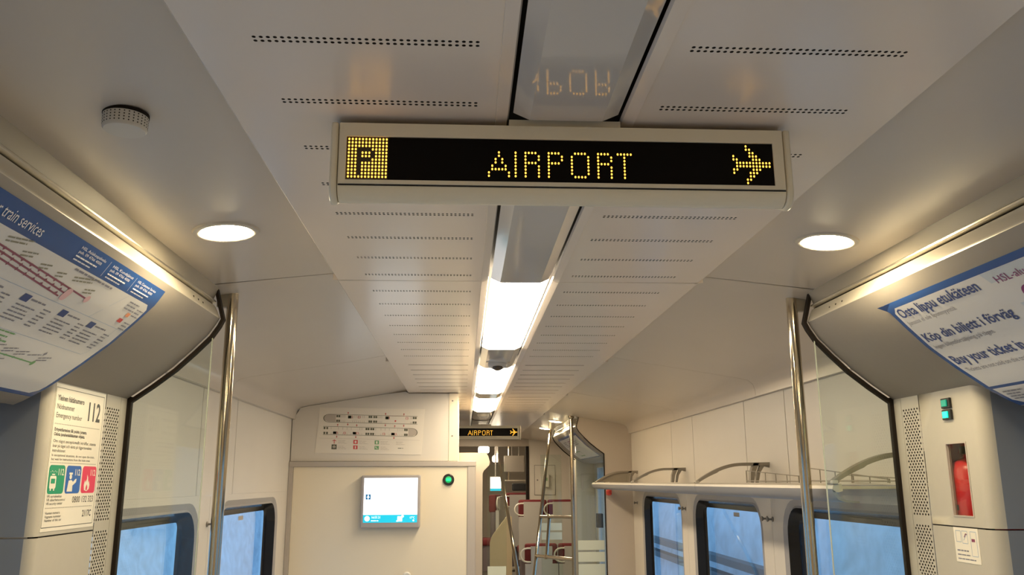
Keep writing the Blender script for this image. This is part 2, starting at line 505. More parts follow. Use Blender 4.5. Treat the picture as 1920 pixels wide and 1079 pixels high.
walls = {}
for side, nm in ((-1, 'left'), (1, 'right')):
    wl = empty('wall_' + nm, (side * 1.40, 4, 0), label='cream panelled %s side wall of the saloon' % nm, kind='structure')
    walls[side] = wl
    MB().box(min(side * 1.402, side * 1.45), max(side * 1.402, side * 1.45), YB, -0.9, 0, 2.36).build('rear_panel', 'wall_cream', wl)
    MB().box(min(side * 1.405, side * 1.45), max(side * 1.405, side * 1.45), -0.9, 2.75, 1.93, 2.36).build('lintel_panel', 'wall_cream', wl)
    MB().box(min(side * 1.405, side * 1.44), max(side * 1.405, side * 1.44), 2.16, 2.75, 0.0, 1.93).build('pillar_backing', 'wall_cream', wl)
    ends = 6.15 if side < 0 else 8.05
    MB().box(min(side * 1.4075, side * 1.45), max(side * 1.4075, side * 1.45), 2.75, 8.3, 1.60, 2.36).build('panel_backing', 'gap_dark', wl)
    if side < 0:
        MB().box(-1.45, -1.402, 6.2, 18.1, 0, 2.36).build('far_panel', 'wall_cream', wl)
    else:
        for (fa, fb, za, zb) in ((8.06, 8.40, 0, 2.36), (9.95, 18.1, 0, 2.36), (8.40, 9.95, 1.80, 2.36), (8.40, 9.95, 0, 0.40)):
            MB().box(1.402, 1.45, fa, fb, za, zb).build('far_panel', 'wall_cream', wl)
    cuts = [2.72, 4.065, 4.686, 6.16] if side < 0 else [2.72, 4.12, 4.74, 5.85, 6.47, 8.06]
    for a, b in zip(cuts, cuts[1:]):
        MB().box(min(side * 1.40, side * 1.407), max(side * 1.40, side * 1.407), a + 0.0035, b - 0.0035, 1.5915, 2.10).build('upper_panel', 'wall_cream', wl)
wins = {-1: [(2.80, 4.11), (4.50, 5.81)], 1: [(2.90, 4.22), (4.60, 5.91), (6.30, 7.61)]}
bounds = {-1: [2.72, 4.30, 6.16], 1: [2.72, 4.41, 6.11, 8.06]}
lab = {(-1, 0): 'near left window partly seen through the glass screen', (-1, 1): 'far left window beside the cream cabinet',
       (1, 0): 'nearest right window partly behind the steel pole', (1, 1): 'middle right window under the luggage rack',
       (1, 2): 'farthest right window under the luggage rack'}
k = 1
WIN = {}
for side in (-1, 1):
    for i, (a, b) in enumerate(wins[side]):
        A, root = window_unit(k, side, a, b, lab[(side, i)]); k += 1
        WIN[(side, i)] = root
        mb = MB()
        window_wall(mb, side, bounds[side][i] + 0.002, bounds[side][i + 1] - 0.002, 0.0, 1.591, A)
        mb.build('window_panel', 'wall_cream', walls[side])

MB().box(-1.45, 1.45, YB - 0.05, YB, 0, 2.36).build('wall_back', 'wall_cream')
tag(bpy.data.objects['wall_back'], 'cream rear end wall behind the viewer', kind='structure')
MB().box(-1.45, 1.45, 18.0, 18.05, 0, 2.36).build('wall_front', 'wall_cream')
tag(bpy.data.objects['wall_front'], 'cream end wall at the far end of the train', kind='structure')

# sliding doors with windows (beside the viewer)
for i, side in enumerate((-1, 1)):
    d = empty('door_%d' % (i + 1), (side * 1.36, 0.9, 0), label='grey sliding train door with tall panes, %s side' % ('left' if side < 0 else 'right'), kind='structure')
    X0, X1 = sorted((side * 1.36, side * 1.40))
    for (y0, y1) in ((-0.34, 0.898), (0.902, 2.14)):
        m = MB()
        wy0, wy1, wz0, wz1 = y0 + 0.22, y1 - 0.22, 0.75, 1.80
        m.box(X0, X1, y0, wy0, 0, 1.95); m.box(X0, X1, wy1, y1, 0, 1.95)
        m.box(X0, X1, wy0, wy1, 0, wz0); m.box(X0, X1, wy0, wy1, wz1, 1.95)
        leaf = m.build('door_leaf', 'door_grey', d)
        MB().box(side * 1.38 - 0.003, side * 1.38 + 0.003, wy0, wy1, wz0, wz1).build('pane', 'window_glass', leaf)
    m = MB().box(min(side * 1.36, side * 1.42), max(side * 1.36, side * 1.42), -0.9, -0.34, 0, 1.95)
    m.build('door_jamb', 'door_grey', d)

# ------------------------------------------------------------------ outside
m = MB(); m.box(-30, 30, -30, 50, -1.3, -1.25)
tag(m.build('snowy_ground', 'snow_ground'), 'snow covered ground outside the train', kind='structure')
for side, nm in ((-1, 'left'), (1, 'right')):
    bm = bmesh.new()
    bmesh.ops.create_grid(bm, x_segments=90, y_segments=14, size=1)
    for v in bm.verts:
        y = 10 + v.co.x * 34; z = 1.4 + v.co.y * 2.7
        xx = (4.75 if side > 0 else 7.0) + 0.35 * (z + 1.2) * 0.4 + random.uniform(-0.10, 0.10)
        v.co = Vector((side * xx, y, z))
    me = bpy.data.meshes.new('rock_cutting'); bm.to_mesh(me); bm.free()
    me.materials.append(MATS['snow_wall'])
    for p in me.polygons: p.use_smooth = True
    o = bpy.data.objects.new('rock_cutting', me); COL.objects.link(o)
    tag(o, 'pale frosted rock cutting outside the %s windows' % nm, 'embankment')
for zz, nm in ((0.26, 'upper'), (-0.03, 'lower')):
    m = MB().box(4.40, 4.60, -12, 40, zz - 0.06, zz + 0.06)
    tag(m.build('cable_duct', 'duct_dark'), '%s dark cable duct running along the cutting outside right windows' % nm, 'duct')

# ------------------------------------------------------------------ LED signs
P_ICON = ['111111111111'] * 3 + ['111000011111', '111011101111', '111011101111', '111000011111', '111011111111', '111011111111', '111011111111', '111011111111', '111111111111']
P_ICON[3] = '111000011111'
def R_(c): return [(c, r) for r in range(8)] + [(c + k, 0) for k in (1, 2, 3)] + [(c + 4, 1), (c + 4, 2)] + [(c + k, 3) for k in (1, 2, 3)]
TXT = []
TXT += [(3, 0), (3, 1), (2, 2), (4, 2), (2, 3), (4, 3), (1, 4), (5, 4)] + [(c, 5) for c in range(1, 6)] + [(0, 6), (6, 6), (0, 7), (6, 7)]
TXT += [(8, r) for r in range(8)]
TXT += R_(11) + [(15, r) for r in range(4, 8)]
TXT += R_(18)
TXT += [(c, 0) for c in range(26, 30)] + [(c, 7) for c in range(26, 30)] + [(25, r) for r in range(1, 7)] + [(30, r) for r in range(1, 7)]
TXT += R_(33) + [(37, r) for r in range(4, 8)]
TXT += [(c, 0) for c in range(39, 44)] + [(41, r) for r in range(1, 8)]
PLANE = {0: [4], 1: [4, 5], 2: [5, 6], 3: [0, 5, 6, 7], 4: [0, 1, 6, 7, 8], 5: list(range(1, 12)), 6: list(range(1, 12)), 7: [0, 1, 6, 7, 8], 8: [0, 5, 6, 7], 9: [5, 6], 10: [4, 5], 11: [4]}

def led_sign(label, with_p=True):
    """built with its front face at y=0, top at z=0"""
    root = empty('led_sign', (0, 0, 0), label=label, cat='sign', group='amber destination signs')
    # housing profile in (y,z): front, rounded lip, rising underside
    prof = [(0.0, -0.008), (0.0, -0.119), (0.002, -0.130), (0.008, -0.139), (0.018, -0.145), (0.03, -0.146), (0.12, -0.108), (0.14, -0.095), (0.14, -0.008)]
    MB().prism(prof, 'x', -0.398, 0.393).build('housing', 'sign_beige', root, smooth=35)
    big = [(-0.002, -0.006), (-0.002, -0.121), (0.0, -0.132), (0.006, -0.142), (0.017, -0.149), (0.03, -0.150), (0.122, -0.111), (0.143, -0.097), (0.143, -0.006)]
    for (a, b) in ((-0.4125, -0.3995), (0.3945, 0.4075)):
        mb = MB().prism(big, 'x', a, b); e = mb.build('end_cap', 'sign_beige', root, smooth=35)
        bv = e.modifiers.new('b', 'BEVEL'); bv.width = 0.004; bv.segments = 2; bv.limit_method = 'ANGLE'
    # front frame (four bars around the display)
    m = MB()
    m.box(-0.396, 0.391, -0.004, 0.0, -0.034, -0.009); m.box(-0.396, 0.391, -0.004, 0.0, -0.121, -0.114)
    m.box(-0.396, -0.3845, -0.004, 0.0, -0.114, -0.034); m.box(0.3725, 0.391, -0.004, 0.0, -0.114, -0.034)
    m.build('front_frame', 'sign_beige', root)
    MB().box(-0.397, 0.392, -0.0012, 0.0, -0.1235, -0.1212).build('frame_seam', 'gap_dark', root)
    disp = MB().box(-0.3845, 0.3725, -0.0015, 0.0, -0.1135, -0.0345).build('display', 'display_black', root)
    m = MB(); px = 0.00590; pz = 0.00630
    x0, z0 = -0.3800, -0.0385
    def dot(x, z, r=0.00190):
        n = 8
        c = [(x + r * math.cos(2 * math.pi * k / n) * 0.86, -0.0016, z + r * 1.12 * math.sin(2 * math.pi * k / n)) for k in range(n)]
        t = [(x + r * 0.5 * math.cos(2 * math.pi * k / n) * 0.86, -0.0028, z + r * 0.56 * math.sin(2 * math.pi * k / n)) for k in range(n)]
        m.mesh(c + t, [tuple(range(8, 16))] + [(k, (k + 1) % 8, 8 + (k + 1) % 8, 8 + k) for k in range(8)])
    if with_p:
        for r, row in enumerate(P_ICON):
            for c, ch in enumerate(row):
                if ch == '1': dot(x0 + c * px, z0 - r * pz)
    for c, r in TXT: dot(-0.1360 + c * 0.00585, z0 - 0.0205 - r * 0.00625)
    for r, cs in PLANE.items():
        for c in cs: dot(0.3005 + c * 0.0059, z0 - 0.0010 - r * 0.0063)
    d = m.build('led_dots', 'led_amber', disp); d['kind'] = 'stuff'
    if with_p:
        MB().box(-0.3845, -0.3120, -0.00155, -0.0014, -0.1125, -0.0350).build('icon_backing', 'led_off', disp)
    # mounting bracket to the ceiling channel
    MB().box(-0.10, 0.10, 0.004, 0.12, -0.010, 0.006).build('mounting_plate', 'sign_beige', root)
    return root
sign = led_sign('near amber destination sign reading AIRPORT with boxed letter and plane')
sign.location = (0, 1.40, 2.274)
sg2 = copy_tree(sign, (0, 8.85, 2.222), label='small far destination sign reading AIRPORT down the aisle')
sg2['group'] = 'amber destination signs'

# ------------------------------------------------------------------ light strip in the ceiling
def strip_piece(name, y0, y1, m, label, cat, group=None):
    root = empty(name, (0, y0, 2.272), label=label, cat=cat, group=group)
    pr = [(-0.0935, 2.286), (-0.064, 2.2725), (0.064, 2.2725), (0.0935, 2.286), (0.0935, 2.290), (-0.0935, 2.290)]
    MB().prism(pr, 'y', y0 + 0.002, y1 - 0.002).build('diffuser' if m == 'lamp_glow' else 'cover_plate', m, root)
    return root
strip_piece('ceiling_cover', -0.85, 1.39, 'cover_grey', 'unlit grey ceiling strip cover in front of the near sign', 'cover', 'unlit strip covers')
strip_piece('ceiling_cover', 1.545, 2.645, 'cover_grey', 'unlit grey ceiling strip cover between near sign and first lamp', 'cover', 'unlit strip covers')
strip_piece('strip_light', -2.9, -1.30, 'lamp_glow', 'strip light in the ceiling behind the viewer', 'light', 'ceiling strip lights')
strip_piece('strip_light', 2.65, 4.05, 'lamp_glow', 'largest and nearest glowing strip light in the ceiling channel', 'light', 'ceiling strip lights')
strip_piece('strip_light', 4.75, 6.18, 'lamp_glow', 'glowing strip light just beyond the ceiling camera', 'light', 'ceiling strip lights')
strip_piece('strip_light', 6.55, 7.80, 'lamp_glow', 'third glowing strip light, before the far sign', 'light', 'ceiling strip lights')
cc = strip_piece('ceiling_camera', 4.055, 4.745, 'cover_grey', 'grey ceiling camera housing between two strip lights', 'camera')
MB().lathe([(0.052, 0.0), (0.05, -0.014), (0.038, -0.026), (0.02, -0.032)], (0.0, 4.55, 2.273), 20).build('dome', 'cover_grey', cc, smooth=50)
MB().lathe([(0.030, -0.020), (0.026, -0.034), (0.012, -0.041)], (0.0, 4.53, 2.273), 16).build('lens', 'lens_dark', cc, smooth=50)
for sx in (-1, 1):
    MB().lathe([(0.006, 0), (0.005, -0.004)], (sx * 0.058, 4.48, 2.2725), 8).build('screw', 'steel', cc)
strip_piece('ceiling_cover', 6.185, 6.545, 'cover_grey', 'short grey cover between the second and third strip lights', 'cover', 'unlit strip covers')
fc = strip_piece('ceiling_cover', 7.805, 8.84, 'cover_grey', 'grey strip cover with air outlet just before the far sign', 'cover', 'unlit strip covers')
MB().lathe([(0.055, 0.0), (0.052, -0.02), (0.04, -0.026)], (0.0, 8.1, 2.273), 20).build('air_outlet', 'handle_white', fc, smooth=50)
strip_piece('ceiling_cover', 9.0, 11.15, 'cover_grey', 'grey strip cover behind the far sign', 'cover', 'unlit strip covers')
strip_piece('strip_light', 11.16, 12.5, 'lamp_glow', 'glowing strip light seen just below the far sign', 'light', 'ceiling strip lights')

# ------------------------------------------------------------------ downlights, smoke detector
def downlight(label):
    root = empty('downlight', (0, 0, 0), label=label, cat='light', group='round ceiling downlights')
    MB().lathe([(0.061, 0.004), (0.0635, -0.003), (0.070, -0.0055), (0.081, -0.004), (0.084, 0.002)], (0, 0, 0), 40).build('rim', 'lamp_rim', root, smooth=40)
    MB().lathe([(0.0635, -0.002), (0.055, -0.0065), (0.03, -0.009), (0.006, -0.0095)], (0, 0, 0), 32).build('lens', 'down_glow', root, smooth=60)
    return root
tilt = math.atan2(0.041, 0.388)
dl = downlight('round glowing downlight above the left route map header')
dl.location = (-0.790, 2.125, 2.2785); dl.rotation_euler = (0, -tilt, 0)
for (x, y, lb) in ((0.797, 2.150, 'round glowing downlight above the right ticket poster header'),
                   (-0.79, -0.35, 'round glowing downlight behind the viewer, left side'),
                   (0.797, -0.35, 'round glowing downlight behind the viewer, right side')):
    c = copy_tree(dl, (x, y, 2.2785), label=lb); c.rotation_euler = (0, tilt if x > 0 else -tilt, 0)
ftilt = math.atan2(0.048, 0.388)
for (x, y, lb) in ((0.792, 9.08, 'nearer of two small downlights by the far right header'),
                   (0.792, 10.30, 'farther of two small downlights by the far right header')):
    c = copy_tree(dl, (x, y, 2.2745), label=lb); c.rotation_euler = (0, ftilt, 0)

sd = empty('smoke_detector', (-0.772, 1.415, 2.279), label='round white smoke detector with vent holes on the left ceiling', cat='smoke detector')
MB().lathe([(0.0385, 0.003), (0.0385, -0.0015)], (-0.772, 1.415, 2.279), 40).build('base_ring', 'gasket_dark', sd, smooth=40)
MB().lathe([(0.0375, -0.003), (0.0365, -0.026), (0.034, -0.029), (0.01, -0.030)], (-0.772, 1.415, 2.279), 40).build('body', 'detector_white', sd, smooth=40)
m = MB()
for a in range(0, 360, 12):
    for r in range(4):
        t = math.radians(a); rr = 0.0376 - 0.0002 * r
        c = Vector((-0.772 + rr * math.cos(t), 1.415 + rr * math.sin(t), 2.279 - 0.006 - r * 0.0052))
        tx = Vector((-math.sin(t), math.cos(t), 0)); nz = Vector((math.cos(t), math.sin(t), 0)); uz = Vector((0, 0, 1))
        v = [c + tx * (0.0013 * math.cos(q)) + uz * (0.0013 * math.sin(q)) for q in [k * math.pi / 3 for k in range(6)]]
        v += [p - nz * 0.0012 for p in v]
        m.mesh(v, [tuple(range(6))] + [(k, (k + 1) % 6, 6 + (k + 1) % 6, 6 + k) for k in range(6)])
o = m.build('vent_holes', 'hole_dark', sd); o['kind'] = 'stuff'

# ------------------------------------------------------------------ door headers
HP = [(0.957, 2.160), (0.966, 2.143), (0.988, 2.108), (1.035, 2.058), (1.09, 2.004), (1.155, 1.952), (1.22, 1.905), (1.262, 1.882), (1.30, 1.866)]
HS = [0.0]
for a, b in zip(HP, HP[1:]): HS.append(HS[-1] + math.dist(a, b))
def hp(s):
    for i in range(len(HS) - 1):
        if s <= HS[i + 1] or i == len(HS) - 2:
            t = (s - HS[i]) / (HS[i + 1] - HS[i]); a, b = HP[i], HP[i + 1]
            nx, nz = -(a[1] - b[1]), -(b[0] - a[0])
            # smooth the normal a little
            L = math.hypot(nx, nz)
            return a[0] + (b[0] - a[0]) * t, a[1] + (b[1] - a[1]) * t, nx / L, nz / L
def lift(s):
    t = min(1.0, max(0.0, (s - 0.20) / 0.24)); return 0.0015 + 0.033 * t * t * (3 - 2 * t)
def header(side, y0, y1, label, dx=0.0):
    root = empty('door_header', (side * (1.1 + dx), (y0 + y1) / 2, 1.9), label=label, cat='header', group='door header boxes')
    def rb(line, nm, m, th=0.004, ya=y0, yb=y1, sm=40):
        pts = [(side * (x + dx), z) for x, z in line]
        if side > 0: pts = pts[::-1]
        return MB().ribbon(pts, 'y', ya, yb, -th).build(nm, m, root, smooth=sm)
    def rbk(line, nm, m, th=0.004):
        pts = [(side * (x + dx), z) for x, z in line]
        if side < 0: pts = pts[::-1]
        return MB().ribbon(pts, 'y', y0, y1, th).build(nm, m, root, smooth=40)
    rbk([(0.966, 2.262), (0.971, 2.247), (0.981, 2.222)], 'upper_band', 'band_shade_taupe')
    rbk([(0.981, 2.222), (0.975, 2.2205), (0.971, 2.217), (0.971, 2.213), (0.975, 2.210), (0.983, 2.208)], 'rail_bead', 'alu_satin')
    rbk([(0.983, 2.208), (0.986, 2.206), (0.982, 2.204)], 'dark_shadow_line', 'gasket_dark')  # dark strip coloured in as the shadow line under the bead
    rbk([(0.982, 2.204), (0.976, 2.203), (0.973, 2.200), (0.959, 2.168), (0.957, 2.164), (0.957, 2.160)], 'fascia', 'fascia_lit_paint')
    slant = rbk(HP + [(1.36, 1.85), (1.42, 1.85)], 'slanted_panel', 'header_grey')
    if dx == 0.0:
        pad = []
        for kk in range(13):
            sv = 0.20 + 0.25 * kk / 12
            x, z, nx, nz = hp(sv); lf = lift(sv) - 0.0008; pad.append((x + nx * lf, z + nz * lf))
        pad += [(1.30, 1.842), (1.36, 1.846)]
        pts = [(side * x, z) for x, z in pad]
        if side < 0: pts = pts[::-1]
        MB().ribbon(pts, 'y', y0, 2.150, 0.003).build('lower_lip', 'header_grey', root, smooth=40)
    for k in range(3):
        y = y1 - 0.16 - 0.045 * k
        MB().box(side * (0.9655 + dx) - 0.003, side * (0.9655 + dx) + 0.003, y - 0.003, y + 0.003, 2.172, 2.181).build('clip_slot', 'gap_dark', root)
    # end plate + dark rubber edge
    ep = [(0.978, 2.262), (0.982, 2.20), (0.957, 2.165)] + HP + [(1.41, 1.866), (1.41, 2.262)]
    MB().prism([(side * (x + dx), z) for x, z in ep], 'y', y1 - 0.004, y1).build('end_plate', 'header_grey', root)
    gl = [(0.984, 2.262), (0.974, 2.225), (0.957, 2.163)] + HP[1:7]
    pts = [(side * (x + dx - 0.004), z - 0.004) for x, z in gl]
    if side > 0: g = MB().ribbon(pts, 'y', y1 - 0.002, y1 + 0.02, -0.010)
    else: g = MB().ribbon(pts, 'y', y1 - 0.002, y1 + 0.02, 0.010)
    g.build('edge_gasket', 'gasket_dark', root)
    return root
header(-1, -0.9, 2.70, 'left grey door header box carrying the route map poster')
header(1, -0.9, 2.70, 'right grey door header box carrying the ticket poster')

def surf(side, off=0.0015, dx=0.0):
    """maps (u reading direction along the train, s down the slant) to 3D"""
    def F(y, s):
        x, z, nx, nz = hp(s)
        lf = (lift(s) - 0.0015) if dx == 0.0 else 0.0
        o_ = off + lf
        if dx == 0.0: y = y - 0.082 * (lf / 0.033) * max(0.0, min(1.0, (y - 1.3) / 0.9))
        return (side * (x + dx + nx * o_), y, z + nz * o_)
    return F
# ---- left: route map poster
def poster_base(name, side, ya, yb, s0, s1, label, off=0.0016, dx=0.0, m='poster_blue'):
    root = empty(name, (side * (1.1 + dx), (ya + yb) / 2, 2.0), label=label, cat='poster')
    mb = MB(); F0 = surf(side, off, dx); F1 = surf(side, off - 0.0008, dx); n = 26
    for j in range(n):
        a = s0 + (s1 - s0) * j / n; b = s0 + (s1 - s0) * (j + 1) / n
        mb.face([F0(ya, a), F0(yb, a), F0(yb, b), F0(ya, b)])
        mb.face([F1(ya, a), F1(yb, a), F1(yb, b), F1(ya, b)])
        mb.face([F0(ya, a), F0(ya, b), F1(ya, b), F1(ya, a)]); mb.face([F0(yb, a), F0(yb, b), F1(yb, b), F1(yb, a)])
    mb.face([F0(ya, s0), F0(yb, s0), F1(yb, s0), F1(ya, s0)]); mb.face([F0(ya, s1), F0(yb, s1), F1(yb, s1), F1(ya, s1)])
    mb.build('sheet', m, root, smooth=60)
    return root
LY1 = 2.225
pl = poster_base('route_map_poster', -1, 0.45, LY1, 0.020, 0.408, 'blue and white commuter train route map poster on the left header')
def FL(off): 
    S_ = surf(-1, off)
    return lambda u, v: S_(LY1 - 1.0 + u, -v)      # u 0..1 ends at the right edge, v = -s
def grid_panel(F, u0, u1, s0, s1, nm, m, parent, r=0.02, n=24):
    """rounded right-hand corners"""
    mb = MB()
    for j in range(n):
        a = s0 + (s1 - s0) * j / n; b = s0 + (s1 - s0) * (j + 1) / n
        def e(s):
            if s < s0 + r: return u1 - (r - math.sqrt(max(0, r * r - (s0 + r - s) ** 2)))
            if s > s1 - r: return u1 - (r - math.sqrt(max(0, r * r - (s - s1 + r) ** 2)))
            return u1
        mb.face([F(u0, -a), F(e(a), -a), F(e(b), -b), F(u0, -b)])
    return mb.build(nm, m, parent, smooth=60)
grid_panel(FL(0.0020), -0.76, 0.985, 0.072, 0.396, 'white_field', 'poster_white', pl)
m = MB(); F = FL(0.0027)
put_text(m, 'Commuter train services', F, 0.105, -0.060, 0.034, 0.268)
for (u, t) in ((0.520, 'HSL Asiakaspalvelu'), (0.680, 'HSL Kundtjänst'), (0.830, 'HSL Customer Service')):
    put_text(m, t, F, u, -0.037, 0.0095, 0.120); put_text(m, 'puh. 09 4766 4000', F, u, -0.047, 0.0095, 0.110)
    scribble(m, F, u, -0.056, 2, [0.10, 0.08], 0.008, 0.005)
put_line(m, F, [(0.662, -0.028), (0.662, -0.066)], 0.0008); put_line(m, F, [(0.815, -0.028), (0.815, -0.066)], 0.0008)
tag(m.build('heading_print', 'ink_white', pl), kind='stuff')
# route lines
m = MB()
for (v0, u1) in ((-0.118, 0.70), (-0.128, 0.62), (-0.139, 0.60)):
    put_line(m, F, [(0.0, v0 + 0.055), (0.30, v0 + 0.012), (u1, v0 - 0.010)], 0.0040)
    for q in range(9):
        uu = 0.32 + q * 0.036 + (0.01 if v0 < -0.12 else 0)
        if uu < u1: put_disc(m, F, uu, v0 + 0.0105 - (uu - 0.30) * 0.055, 0.0048, n=4)
tag(m.build('purple_lines', 'ink_maroon', pl), kind='stuff')
m = MB()
put_poly(m, FL(0.0030), rrect(0.618, -0.1385, 0.024, 0.034, 0.010)); put_disc(m, FL(0.0030), 0.703, -0.128, 0.010)
tag(m.build('terminal_marks', 'map_pink', pl), kind='stuff')
m = MB()
for (u, v, wd) in ((0.13, -0.085, 0.09), (0.30, -0.088, 0.08), (0.37, -0.100, 0.05), (0.45, -0.106, 0.04), (0.52, -0.106, 0.035), (0.585, -0.098, 0.10), (0.66, -0.112, 0.045)):
    A_ = math.radians(22)
    def FR(a, b, u=u, v=v): return F(u + a * math.cos(A_) - b * math.sin(A_), v + a * math.sin(A_) * 0.5 + b * math.cos(A_))
    scribble(m, FR, 0, 0, 2, [wd, wd * 0.8], 0.009, 0.006)
tag(m.build('station_names', 'ink_olive', pl), kind='stuff')
# small tables
m = MB(); m2 = MB(); m3 = MB()
for u in (0.33, 0.50, 0.665, 0.81):
    put_rect(m, F, u, u + 0.030, -0.190, -0.172)
    scribble(m2, F, u + 0.036, -0.182, 1, [0.06], 0.01, 0.007)
    scribble(m2, F, u + 0.006, -0.202, 5, [0.075, 0.06, 0.07], 0.0095, 0.0055)
    scribble(m2, F, u + 0.105, -0.192, 6, [0.032, 0.026], 0.0095, 0.0055)
put_line(m3, F, [(0.0, -0.164), (0.985, -0.164)], 0.0012); put_line(m3, F, [(0.25, -0.262), (0.93, -0.262), (0.945, -0.25), (0.945, -0.164)], 0.0010)
put_line(m3, F, [(0.845, -0.074), (0.78, -0.164)], 0.0010)
tag(m.build('line_badges', 'ink_navy', pl), kind='stuff'); tag(m2.build('timetable_print', 'ink_grey', pl), kind='stuff'); tag(m3.build('divider_lines', 'ink_paleblue', pl), kind='stuff')
m = MB(); scribble(m, F, 0.56, -0.082, 1, [0.19], 0.01, 0.008); scribble(m, F, 0.875, -0.088, 3, [0.06, 0.05], 0.010, 0.006); scribble(m, F, 0.94, -0.098, 3, [0.04, 0.03], 0.010, 0.0055)
scribble(m, F, 0.945, -0.142, 3, [0.035, 0.03], 0.010, 0.0055); tag(m.build('legend_print', 'ink_grey', pl), kind='stuff')
m = MB(); put_rect(m, F, 0.915, 0.934, -0.125, -0.113); m.build('legend_mark', 'ink_orange', pl)
m = MB(); put_rect(m, F, 0.905, 0.928, -0.146, -0.134); m.build('legend_mark', 'ink_red', pl)
m = MB(); m2 = MB()
put_text(m, 'VR', F, 0.37, -0.272, 0.020, 0.030); put_line(m, F, [(0.52, -0.268), (0.545, -0.268)], 0.004)
for u in (0.405, 0.55): scribble(m, F, u, -0.268, 3, [0.07, 0.055], 0.011, 0.006)
for (v, u1) in ((-0.318, 0.80), (-0.350, 0.66), (-0.362, 0.64)):
    put_line(m, F, [(0.0, v + 0.012), (u1, v)], 0.0032)
    for q in range(20):
        uu = 0.06 + q * 0.036
        if uu < u1: put_disc(m, F, uu, v + 0.012 * (1 - uu / u1), 0.0036, n=4)
    put_disc(m, F, u1, v, 0.007)
    if v != -0.362:
        for q in range(14):
            uu = 0.12 + q * 0.052
            if uu < u1 + 0.02:
                A_ = math.radians(22)
                def FR(a, b, u=uu, v=v): return F(u + a * math.cos(A_) - b * math.sin(A_), v + 0.014 + a * math.sin(A_) * 0.5 + b * math.cos(A_))
                scribble(m2, FR, 0, 0, 2 if q % 3 else 1, [0.05, 0.04], 0.008, 0.005)
                if q % 4 == 0: put_disc(m2, F, uu + 0.055, v + 0.030, 0.006, n=4)
tag(m.build('green_lines', 'ink_green', pl), kind='stuff'); tag(m2.build('station_names', 'ink_grey', pl), kind='stuff')

# ---- right: ticket poster.  u runs from the far edge towards the viewer
RY1 = 2.232
pr_ = poster_base('ticket_poster', 1, 0.9, RY1, 0.046, 0.446, 'white poster with blue border, Buy your ticket in advance, right header')
def FRt(off):
    S_ = surf(1, off)
    return lambda u, v: S_(RY1 - u, -v)
def gp2(F, u0, u1, s0, s1, nm, m, parent, r=0.02, n=24):
    mb = MB()
    for j in range(n):
        a = s0 + (s1 - s0) * j / n; b = s0 + (s1 - s0) * (j + 1) / n
        def e(s):
            if s < s0 + r: return u0 + (r - math.sqrt(max(0, r * r - (s0 + r - s) ** 2)))
            if s > s1 - r: return u0 + (r - math.sqrt(max(0, r * r - (s - s1 + r) ** 2)))
            return u0
        mb.face([F(e(a), -a), F(u1, -a), F(u1, -b), F(e(b), -b)])
    return mb.build(nm, m, parent, smooth=60)
gp2(FRt(0.0020), 0.018, 1.32, 0.064, 0.432, 'white_field', 'poster_white', pr_)
F = FRt(0.0026)
m = MB()
put_poly(m, F, [(0.425, -0.0645), (1.30, -0.0645), (1.30, -0.30), (0.475, -0.30)])
m.build('pale_field', 'poster_pale', pr_)
F = FRt(0.0032)
text_part('Osta lippu etukäteen', F, 0.030, -0.100, 0.044, 0.360, 'ink_navy', pr_, 'headline', 1)
text_part('Köp din biljett i förväg', F, 0.030, -0.190, 0.042, 0.380, 'ink_navy', pr_, 'headline', 1)
text_part('Buy your ticket in advance', F, 0.030, -0.278, 0.042, 0.445, 'ink_navy', pr_, 'headline', 1)
text_part('Junassa ei ole lipunmyyntiä.', F, 0.032, -0.126, 0.019, 0.225, 'ink_grey', pr_, 'subline')
text_part('Ingen biljettförsäljning på tåget.', F, 0.032, -0.217, 0.019, 0.262, 'ink_grey', pr_, 'subline')
text_part('Tickets are not sold on the train.', F, 0.034, -0.306, 0.019, 0.265, 'ink_grey', pr_, 'subline')
m = MB()
scribble(m, F, 0.036, -0.385, 4, [0.085, 0.06, 0.08, 0.07], 0.010, 0.0065); scribble(m, F, 0.155, -0.382, 3, [0.07, 0.05], 0.010, 0.0065)
tag(m.build('small_print', 'ink_grey', pr_), kind='stuff')
m = MB(); put_text(m, 'HSL-alueella', F, 0.452, -0.100, 0.028, 0.16); m.build('heading_print', 'ink_purple', pr_)
m = MB(); Fp = FRt(0.0032)
out_ = rrect(0.60, -0.185, 0.22, 0.125, 0.025); inn = rrect(0.60, -0.185, 0.18, 0.088, 0.012)
for i in range(len(out_)):
    j = (i + 1) % len(out_); put_poly(m, Fp, [out_[i], out_[j], inn[j], inn[i]])
put_poly(m, Fp, rrect(0.60, -0.185, 0.14, 0.058, 0.008))
m.build('purple_frame', 'ink_purple', pr_)
# curled corner of the sheet
m = MB(); S0 = surf(1, 0.0018); S1 = surf(1, 0.010)
m.face([S0(RY1 - 0.002, 0.047), S0(RY1 - 0.05, 0.047), S0(RY1 - 0.002, 0.080)])
m.face([S0(RY1 - 0.03, 0.047), S1(RY1 + 0.022, 0.044), S0(RY1 + 0.004, 0.066), S0(RY1 - 0.004, 0.078)])
m.build('curled_corner', 'poster_blue', pr_)

